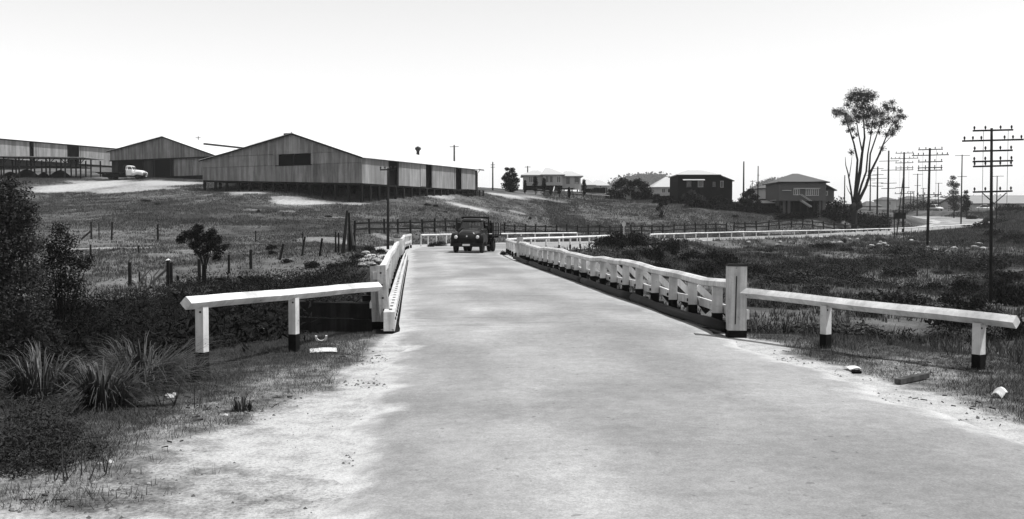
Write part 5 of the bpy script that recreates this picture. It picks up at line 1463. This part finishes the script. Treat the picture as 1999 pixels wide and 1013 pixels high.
for px, d, w_, h in [(1470, 66, 70, 26), (1520, 60, 80, 32), (1575, 64, 70, 24), (1480, 52, 90, 28), (1600, 56, 80, 28), (1660, 60, 80, 24), (1560, 50, 80, 26), (1690, 52, 70, 24)]:
    bush(px, d, w_, h, 'dark low bush on the gully floor beyond the parapet', 'bushes on the gully floor', random.choice((None, M_leafm)))
for px, d, w_, h in [(1890, 56, 70, 40), (1860, 46, 60, 44), (1905, 44, 66, 50), (1975, 48, 80, 60), (1985, 36, 80, 60), (1955, 58, 60, 34), (1820, 58, 60, 24)]:
    bush(px, d, w_, h*1.3, 'rounded bush near the foot of the tall gully pole', 'bushes round the gully pole')
for px, d, w_, h in [(1585, 108, 22, 12), (1648, 116, 20, 13), (1670, 112, 18, 14), (1690, 118, 24, 12), (1720, 116, 26, 14), (1780, 120, 24, 12), (1850, 128, 22, 12), (1520, 104, 24, 11), (1465, 100, 26, 12), (1410, 97, 26, 10), (1880, 110, 30, 14), (1920, 105, 34, 18), (1960, 100, 36, 20), (1990, 95, 40, 24), (1760, 100, 30, 12), (1830, 102, 30, 14)]:
    bush(px, d, w_, h, 'small tussocky bush on the stony bank below the long rail', 'bushes on the stony bank', M_leafm)
for px, d, w_, h in [(720, 62, 40, 20), (745, 58, 36, 18), (700, 54, 40, 16), (650, 52, 40, 22), (612, 54, 44, 24), (860, 76, 34, 18), (842, 74, 24, 14), (530, 60, 26, 15), (560, 56, 30, 14), (680, 50, 40, 18)]:
    bush(px, d, w_, h, 'weedy dark bush on the bank beside the far end of the bridge', 'bushes by the far bridge end')
for px, d, w_, h in [(495, 46, 60, 22), (545, 42, 60, 24), (600, 38, 70, 26), (450, 40, 70, 24), (400, 38, 80, 26), (350, 42, 70, 20), (470, 33, 90, 30), (560, 30, 100, 34), (400, 29, 110, 34), (650, 34, 70, 26), (310, 34, 90, 30), (230, 36, 90, 30), (250, 27, 120, 44), (330, 24, 130, 40), (190, 31, 100, 44), (160, 25, 130, 60), (430, 22, 140, 40), (520, 21, 130, 44), (90, 22, 140, 70), (240, 19, 160, 56), (350, 18, 160, 44), (20, 18, 180, 80), (140, 16, 170, 60), (690, 28, 70, 30), (640, 24, 90, 30)]:
    bush(px, d, w_, h*1.35, 'dark tangled bush filling the gully before the paddock', 'bushes of the near gully', random.choice((None, M_leafm, None)))
for px, d, w_, h in [(835, 118, 18, 10), (850, 118, 14, 9), (820, 110, 10, 5), (870, 112, 12, 5), (1035, 126, 9, 8), (1075, 122, 10, 6), (1170, 128, 26, 8), (1225, 134, 10, 5), (505, 100, 10, 12), (285, 108, 28, 9), (310, 104, 20, 6), (640, 100, 20, 7), (1435, 145, 16, 8), (1545, 146, 14, 6)]:
    bush(px, d, w_, h, 'small dark weed clump in the sloping grass field', 'weed clumps in the field')
for k in range(64):
    px = random.uniform(1180, 1995); d = random.uniform(34, 96)
    if px < 1440 and d < 48: d += 25
    w_ = random.uniform(1.2, 3.4)*FPX/d; bush(px, d, w_, w_*random.uniform(.28, .55), 'mixed grey-green tussock bush scattered over the gully floor', 'tussocks of the gully floor', random.choice((M_leafm, M_leafl, M_leafl, None)))
for k in range(22):
    px = random.uniform(1885, 2010); d = random.uniform(105, 190)
    w_ = random.uniform(1.5, 4.0)*FPX/d; bush(px, d, w_, w_*random.uniform(.3, .55), 'rough tussock bush on the slope beyond the end of the long rail', 'tussocks beyond the long rail', random.choice((M_leafm, M_leafl, None)))
bush(984, 55.5, 22, 14, 'little round bush at the tip of the curling white rail', None)
bush(530, 64, 30, 18, 'dark scrubby lump with a fallen post in the paddock', None)

# scrub and grass that nobody could count
def scatter(n, x0, x1, y0, y1, dens):
    x = rng.uniform(x0, x1, n); y = rng.uniform(y0, y1, n)
    D, Z = road_dist(x, y); k = rng.random(n) < dens(x, y, D)
    x, y, D, Z = x[k], y[k], D[k], Z[k]
    return x, y, H(x, y, (D, Z)), D
def inview(x, y, m_=.04): return (np.abs(x) < (0.60+m_)*np.maximum(y, 1)+2.5)      # with a margin past the frame
def blades(x, y, z, h, wd, per, spread, lean=.5):
    """upright pointed blades in tufts"""
    n = len(x); X = np.repeat(x, per)+rng.normal(0, 1, n*per)*np.repeat(spread, per); Y = np.repeat(y, per)+rng.normal(0, 1, n*per)*np.repeat(spread, per)
    Zb = np.repeat(z, per); N = n*per; hh = np.repeat(h, per)*(.5+.8*rng.random(N)); a = rng.random(N)*6.283
    ww = np.repeat(wd, per)*(.6+.8*rng.random(N)); l = lean*hh*rng.random(N); b_ = rng.random(N)*6.283
    V = np.empty((N, 3, 3)); V[:, 0] = np.c_[X-np.cos(a)*ww/2, Y-np.sin(a)*ww/2, Zb-.02]; V[:, 1] = np.c_[X+np.cos(a)*ww/2, Y+np.sin(a)*ww/2, Zb-.02]
    V[:, 2] = np.c_[X+np.cos(b_)*l, Y+np.sin(b_)*l, Zb+hh]
    return V.reshape(-1, 3), np.arange(N*3).reshape(-1, 3)
def stuff(name, V, F, m, label):
    o = link(name, np_mesh(name, V, F), m); tag(o, label, kind='stuff'); return o
# scrub of the gullies: leafy clumps
def scrub_obj(label, x0, x1, y0, y1, n, m, hr):
    x, y, z, D = scatter(n, x0, x1, y0, y1, lambda x, y, D: scrub_at(x, y, D)*inview(x, y))
    k = 26; N = len(x); s = rng.uniform(.25, .6, N); h = rng.uniform(hr[0], hr[1], N)*(.4+1.0*fbm(x, y, 5, 3))
    d = unit(N*k); d[:, 2] = np.abs(d[:, 2]); r = rng.random(N*k)**.5
    p = np.c_[np.repeat(x, k), np.repeat(y, k), np.repeat(z, k)]+d*r[:, None]*np.c_[np.repeat(s, k), np.repeat(s, k), np.repeat(h, k)]
    a = unit(N*k); c = np.cross(a, unit(N*k)); c /= np.linalg.norm(c, axis=1)[:, None]
    q = rng.uniform(.07, .17, N*k)
    V = np.stack([p-a*q[:, None]*.6, p+c*q[:, None]*.3, p+a*q[:, None]*.6], 1)
    stuff('scrub', V.reshape(-1, 3), np.arange(N*k*3).reshape(-1, 3), m, label)
scrub_obj('dark tangled scrub filling the gully on the paddock side', -32, -2.5, 9, 52, 16000, M_leaf, (.5, 1.3))
scrub_obj('mixed dark scrub and weeds over the gully floor past the parapet', 2, 62, 17, 112, 25000, M_leaf, (.2, .8))
# long grass on gully floor and banks
x, y, z, D = scatter(60000, 2, 80, 16, 125, lambda x, y, D: inview(x, y)*(D > .9)*.8*(x > np.interp(y, RC[:, 1], RC[:, 0]))*sstep(.3, .55, fbm(x, y, 4, 3)))
V, F = blades(x, y, z, np.full(len(x), .30), np.full(len(x), .06), 6, np.full(len(x), .14), .7)
stuff('long_grass', V, F, mat('gully_grass', .072, .85, .5, .3, spec=.08), 'rough pale grass between the scrub of the gully')
# paddock grass
M_grass = mat('paddock_grass', .062, .85, .75, .16, spec=.1)
def field(x, y, D):
    s = sand_at(x, y, D)
    return inview(x, y)*(D > .8)*(s < .45)*(.25+1.1*sstep(.35, .62, fbm(x, y, 6, 4)))*(1-.8*scrub_at(x, y, D))
x, y, z, D = scatter(150000, -75, 10, 44, 150, lambda x, y, D: field(x, y, D)*(x < np.interp(y, RC[:, 1], RC[:, 0])))
V1, F1 = blades(x, y, z, np.full(len(x), .16)*(.5+fbm(x, y, 9, 3)), np.full(len(x), .055), 4, np.full(len(x), .16), .8)
x, y, z, D = scatter(90000, 5, 85, 95, 170, lambda x, y, D: field(x, y, D)*(x < np.interp(y, RC[:, 1], RC[:, 0]))*.9)
V2, F2 = blades(x, y, z, np.full(len(x), .2)*(.5+fbm(x, y, 9, 3)), np.full(len(x), .08), 4, np.full(len(x), .2), .8)
x, y, z, D = scatter(50000, 50, 125, 95, 205, lambda x, y, D: inview(x, y)*(D > .8)*(x > np.interp(y, RC[:, 1], RC[:, 0]))*(.2+sstep(.35, .6, fbm(x, y, 6, 4))))
V3, F3 = blades(x, y, z, np.full(len(x), .4)*(.4+fbm(x, y, 7, 3)), np.full(len(x), .12), 5, np.full(len(x), .3), .8)
stuff('paddock_grass', np.r_[V1, V2, V3], np.r_[F1, F2+len(V1), F3+len(V1)+len(V2)], M_grass, 'short dry grass of the hillside paddock')
# verge grass near the camera
M_verge = mat('verge_grass', .060, .85, .45, 2.5, spec=.15)
def verge(x, y, D):
    s = sand_at(x, y, D)
    near = 1-.9*(1-sstep(7.6, 8.8, y))*(1-sstep(1.2, 2.1, D))*(x < 0)
    return inview(x, y, .08)*(D > .35)*(1-sstep(.30, .85, s))*sstep(.18, .5, fbm(x, y, 1.1, 3)+.12)*near
x, y, z, D = scatter(115000, -11, -1.2, 4.2, 18, lambda x, y, D: verge(x, y, D))
x2, y2, z2, D2 = scatter(105000, 3, 15, 4.5, 21, lambda x, y, D: verge(x, y, D))
x, y, z = np.r_[x, x2], np.r_[y, y2], np.r_[z, z2]
V, F = blades(x, y, z, .025+.10*fbm(x, y, 1.4, 3)**2, np.full(len(x), .0065), 5, np.full(len(x), .04), 1.6)
stuff('verge_grass', V, F, M_verge, 'short dry grass of the road verge under the approach rails')
x, y, z, D = scatter(5000, -9, 12, 5, 21, lambda x, y, D: verge(x, y, D)*(D > 1.2)*sstep(.5, .7, fbm(x, y, 1.7, 3)))
V, F = blades(x, y, z, rng.uniform(.12, .38, len(x)), np.full(len(x), .012), 9, np.full(len(x), .05), .9)
stuff('tall_verge_grass', V, F, M_leafl, 'taller seeding grass tufts on the verge')
# strap-leaved clumps
def strap(label, px, pyb, d, hpx, wpx, n, seed, m=M_strap):
    R_ = np.random.default_rng(seed); X = xat(px, d); z = H(X, d); s = d/FPX; h = hpx*s; w_ = wpx*s*.5
    a = R_.random(n)*6.283; a = a+.5*np.sin(3*a+seed); q = R_.random(n)**.5*w_*.45; L = h*(.45+.95*R_.random(n)**1.3); out = w_*(.1+1.2*R_.random(n)**1.4)*(1+.25*np.cos(a-.4))
    wd = .005+.006*R_.random(n); V = []; F = []; dr = R_.random(n)**2
    for i in range(n):
        c, s_ = math.cos(a[i]), math.sin(a[i]); pts = []
        for t_ in (0, .35, .7, 1.0):
            rr_ = q[i]+out[i]*t_**1.6; zz = L[i]*(t_*1.5-.75*t_*t_*(1.0+.9*dr[i])); zz = max(zz, .02)
            pts.append((c*rr_, s_*rr_, zz-.03))
        b0 = len(V)
        for j, p in enumerate(pts):
            ww = wd[i]*(1-.85*j/3); V += [(p[0]-s_*ww, p[1]+c*ww, p[2]), (p[0]+s_*ww, p[1]-c*ww, p[2])]
        for j in range(3): F.append((b0+2*j, b0+2*j+1, b0+2*j+3, b0+2*j+2))
    o = link('strap_leaf_clump', np_mesh('strap_leaf_clump', np.array(V), np.array(F)), m); o.location = (X, d, z)
    tag(o, label, 'grass clump', 'strap-leaved clumps on the verge'); return o
strap('broad strap-leaved grass clump with pale outer blades on the verge', 275, 775, 10.3, 108, 220, 1000, 1)
strap('dark strap-leaved clump standing in front of the broad pale-bladed one', 195, 840, 9.2, 105, 190, 850, 2)
strap('shaggy strap-leaved clump beside the large leafy tree shade', 75, 790, 9.9, 112, 240, 950, 3)
strap('small upright grass clump near the first rail post foot', 470, 800, 9.2, 45, 70, 120, 4)
strap('upright grass clump behind the right approach rail', 1540, 640, 15.8, 45, 45, 90, 5)
strap('thin grass clump between the strap-leaved clumps and the gully', 370, 760, 11.0, 50, 90, 140, 6)
# weedy bush low in the near corner
d = 6.9; X = xat(25, d); z = H(X, d)
bl = [(X+dx, d+dy, z+dz, r, r, r*.75) for dx, dy, dz, r in [(-.75, .5, .2, .32), (-.3, .85, .18, .28), (-.5, -.2, .16, .24), (.42, .3, .08, .12), (0, 0, .12, .2), (.2, .1, .13, .18), (-.2, .1, .15, .22), (.1, .3, .16, .2), (.32, -.05, .08, .13), (-.1, -.25, .1, .18), (.15, -.2, .08, .14), (-.45, .1, .18, .25), (.1, .55, .15, .2)]]
V, F = leaf_cloud(bl, 17000, .035, .25); o = link('weed_bush', np_mesh('weed_bush', V-np.array((X, d, z)), F), M_leafm); o.location = (X, d, z)
tag(o, 'fine-leaved weedy bush on the sand by the strap-leaved clumps', 'bush')

# ------------------------------------------------------------------ distant hills
def hill(label, px0, px1, pytop, d, seed, base=8):
    x0, x1 = xat(px0, d), xat(px1, d); zt = at(1000, pytop, d).z; n = 60; k = 10; V = []; F = []
    for i in range(n+1):
        f = i/n
        for j in range(k+1):
            g_ = j/k; prof = math.sin(math.pi*f)**.7*math.sin(math.pi*g_)**.8
            V.append((x0+(x1-x0)*f, d+(g_-.5)*160, 4+(zt-4)*prof*(.85+.3*float(fbm(f*40+seed, g_*10, 6, 3)))))
    for i in range(n):
        for j in range(k):
            a = i*(k+1)+j; F.append((a, a+k+1, a+k+2, a+1))
    o = link('hill', np_mesh('hill', np.array(V), np.array(F), True), M_hill); tag(o, label, kind='structure')
    V = np.array(V); sel = V[(rng.random(len(V)*6)*len(V)).astype(int)]
    bl = [(p[0]+rng.normal(0, 6), p[1]+rng.normal(0, 6), p[2]+2.5, 5+3*rng.random(), 5, 3.5+2.5*rng.random()) for p in sel if p[2] > 7]
    return bl
M_hill = mat('wooded_hill', .03, .95, .3, .05)
bl = hill('far wooded hill behind the bushes and white roofs', 1130, 1400, 345, 1450, 1)
bl += hill('far wooded hill behind the pale rendered cottage', 1455, 1570, 356, 1350, 5)
bl += hill('far low wooded rise behind the town', 1630, 2100, 388, 1400, 9)
V, F = leaf_cloud(bl, 45000, 3.6, .8); stuff('far_trees', V, F, M_leafm, 'far woodland over the distant hills')

# ------------------------------------------------------------------ litter and small stones
def sheet_litter(name, label, px, py, wpx, hpx, rz, m=M_paper, cat='litter', y0=5, curl=.02, z=.012):
    g_ = ground_hit(px, py, y0, 60); s = g_.y/FPX; w_ = wpx*s; h_ = hpx*s*g_.y/CAM_H*.9
    h_ = min(h_, w_*1.2); V = []; F = []; n = 5
    for i in range(n):
        for j in range(n):
            u, v = i/(n-1)-.5, j/(n-1)-.5
            V.append((u*w_, v*h_, curl*(math.sin(u*5+1)+math.cos(v*4))+curl*1.2+z))
    for i in range(n-1):
        for j in range(n-1): F.append((i*n+j, (i+1)*n+j, (i+1)*n+j+1, i*n+j+1))
    V2 = V+[(a, b_, c-.008) for a, b_, c in V]; N = n*n
    F2 = F+[tuple(k+N for k in f[::-1]) for f in F]
    me = bpy.data.meshes.new(name); me.from_pydata(V2, [], F2); o = link(name, me, m); o.location = g_+Vector((0, 0, .01)); o.rotation_euler = (0, 0, rz)
    tag(o, label, cat); return o
sheet_litter('cardboard_sheet', 'flat white sheet lying on the verge by the second rail post', 631, 687, 52, 16, .2, curl=.006)
sheet_litter('paper_scrap', 'small white scrap on the ground beneath the approach rail', 516, 643, 14, 12, .7, curl=.03)
sheet_litter('paper_scrap', 'crumpled pale scraps beside the gully edge under the rail', 535, 664, 18, 7, .1, curl=.03)
sheet_litter('paper_scrap', 'white paper lying on the gravel verge before the short plank', 1664, 723, 24, 6, .1, curl=.01)
sheet_litter('paper_scrap', 'crumpled white paper at the verge past the short plank', 1952, 778, 22, 10, .4, curl=.03)
sheet_litter('paper_scrap', 'white scrap on the paddock grass by the upper fence', 327, 457, 9, 10, .7, y0=30, curl=.05)
sheet_litter('paper_scrap', 'pale flat patch of paper on the bitumen near the bend of the lane', 1570, 829, 26, 6, .1, m=M_stone, curl=.002)
# painted hoop half buried by the second rail post
g_ = ground_hit(627, 668, 8, 40); secs = []
for i in range(19):
    a = math.pi+math.pi*1.1*i/18-.15; secs.append([(math.cos(a)*k*.085, .0+y*.3, math.sin(a)*k*.085+.09) for k, y in ((.72, -.05), (1.08, -.05), (1.08, .05), (.72, .05))])
o = MB().loft(secs).build('broken_hoop', M_paper); o.location = g_; o.rotation_euler = (.2, 0, .2); tag(o, 'broken white hoop lying against the foot of the second rail post', 'litter')
g_ = ground_hit(1787, 748, 6, 30)
o = MB().bar((-.24, -.10, .035), (.24, .28, .045), .075, .055).build('short_plank', M_grey); o.location = g_; tag(o, 'short grey plank lying on the gravel verge', 'plank')
g_ = ground_hit(1672, 729, 6, 30)
o = MB().loft([rr(.10, -.03, .03, 0), rr(.12, -.04, .04, .02), rr(.08, -.02, .03, .04)]).build('dark_clod', M_dark, None, True); o.location = g_; tag(o, 'small black clod beside the white paper on the verge', 'clod')
def rock_mesh(seed):
    R_ = np.random.default_rng(seed); V = []; F = []; n, k = 9, 5
    for j in range(k):
        ph = math.pi*(j+.5)/k-math.pi/2
        for i in range(n):
            a = 2*math.pi*i/n; q = 1+R_.uniform(-.25, .25); V.append((math.cos(a)*math.cos(ph)*q, math.sin(a)*math.cos(ph)*q*.8, math.sin(ph)*.55*q))
    for j in range(k-1):
        for i in range(n): F.append((j*n+i, j*n+(i+1) % n, (j+1)*n+(i+1) % n, (j+1)*n+i))
    F += [tuple(range(n))[::-1], tuple(range((k-1)*n, k*n))]
    me = bpy.data.meshes.new('rock'); me.from_pydata(V, [], F); me.materials.append(M_stone); return me
RK = [rock_mesh(i) for i in range(4)]
for px, py, r in [(30, 996, 14), (215, 905, 8), (195, 908, 7), (330, 778, 12), (318, 790, 9), (340, 772, 8), (240, 965, 5), (290, 945, 5), (120, 720, 8), (440, 812, 6), (150, 905, 6), (185, 945, 6)]:
    g_ = ground_hit(px, py, 4.5, 25); o = link('stone', random.choice(RK)); s = r*g_.y/FPX; o.location = g_+Vector((0, 0, s*.15)); o.scale = (s, s, s); o.rotation_euler = (0, 0, random.uniform(0, 6))
    tag(o, 'pale stone lying on the sandy verge among the grass clumps', 'stone', 'stones on the sandy verge')
for k in range(34):
    px = random.uniform(1330, 1930); py = 466+(1930-px)*.004+random.uniform(0, 18)+max(0, (px-1700)*.05)
    g_ = ground_hit(px, py, 30, 140); o = link('stone', random.choice(RK)); s = random.uniform(.12, .34); o.location = g_+Vector((0, 0, s*.25)); o.scale = (s*1.3, s, s); o.rotation_euler = (0, 0, random.uniform(0, 6))
    tag(o, 'pale rubble stone on the scrubby bank below the long rail', 'stone', 'rubble on the bank below the rail')
for k in range(26):
    px = random.uniform(698, 748); py = random.uniform(494, 524)
    g_ = ground_hit(px, py, 20, 70); o = link('stone', random.choice(RK)); s = random.uniform(.08, .22); o.location = g_+Vector((0, 0, s*.2)); o.scale = (s*1.4, s, s); o.rotation_euler = (0, 0, random.uniform(0, 6))
    tag(o, 'pale stone of the loose pitching beside the far bridge end', 'stone', 'stone pitching by the bridge')
# pebbles and twigs of the sand
x, y, z, D = scatter(60000, -6, 9, 4.4, 17, lambda x, y, D: (D > -.35)*(D < 2.9)*inview(x, y, .05)*(.04+sstep(.45, .75, fbm(x, y, .9, 3))))
n = len(x); r = .004+.016*rng.random(n)**4; V = np.empty((n, 5, 3)); a0 = rng.random(n)*6.28
for j in range(4): V[:, j] = np.c_[x+np.cos(a0+j*1.571)*r*(1+.6*rng.random(n)), y+np.sin(a0+j*1.571)*r*(1+.6*rng.random(n)), z-.003+0*x]
V[:, 4] = np.c_[x, y, z+r*.9]
b0 = (np.arange(n)*5)[:, None]; F = np.concatenate([np.c_[b0+j, b0+(j+1) % 4, b0+4] for j in range(4)])
M_peb = mat('pebble', .06, .9, .5, 20)
stuff('pebbles', V.reshape(-1, 3), F, M_peb, 'loose grit and pebbles along the sandy road edges')
x, y, z, D = scatter(9000, -6, 9, 4.6, 16, lambda x, y, D: (D > .1)*(D < 2.4)*inview(x, y, .05)*sstep(.5, .7, fbm(x+9, y, 1.2, 3))*.5)
mb_V = []; mb_F = []
for i in range(len(x)):
    a = random.uniform(-1.6, 1.6); L_ = random.uniform(.012, .05); q = random.uniform(.003, .006); c, s_ = math.cos(a)*L_, math.sin(a)*L_; b_ = len(mb_V); zz = z[i]+.006
    mb_V += [(x[i]-c, y[i]-s_, zz-.01), (x[i]-c, y[i]-s_+q*2, zz-.01), (x[i]-c, y[i]-s_+q, zz+q), (x[i]+c, y[i]+s_, zz-.01), (x[i]+c, y[i]+s_+q*2, zz-.01), (x[i]+c, y[i]+s_+q, zz+q)]
    mb_F += [(b_, b_+1, b_+4), (b_, b_+4, b_+3), (b_+1, b_+2, b_+5), (b_+1, b_+5, b_+4), (b_+2, b_, b_+3), (b_+2, b_+3, b_+5)]
stuff('twigs', np.array(mb_V), np.array(mb_F), M_timber, 'scattered twigs and bark on the sandy verges')

# ------------------------------------------------------------------ haze over the far ground
hz = MB().box((-1305, -305, -6), (1305, 1705, 75)).build('haze', None)
m = bpy.data.materials.new('haze_air'); m.use_nodes = True; nt = m.node_tree; nt.nodes.clear()
o_ = nod(nt, 'ShaderNodeOutputMaterial'); pv = nod(nt, 'ShaderNodeVolumePrincipled')
pv.inputs['Color'].default_value = (.97, .97, .97, 1); pv.inputs['Density'].default_value = .00018; pv.inputs['Anisotropy'].default_value = 0.2
nt.links.new(pv.outputs[0], o_.inputs['Volume'])
hz.data.materials.append(m); tag(hz, 'thin pale heat haze over the far ground', kind='stuff')
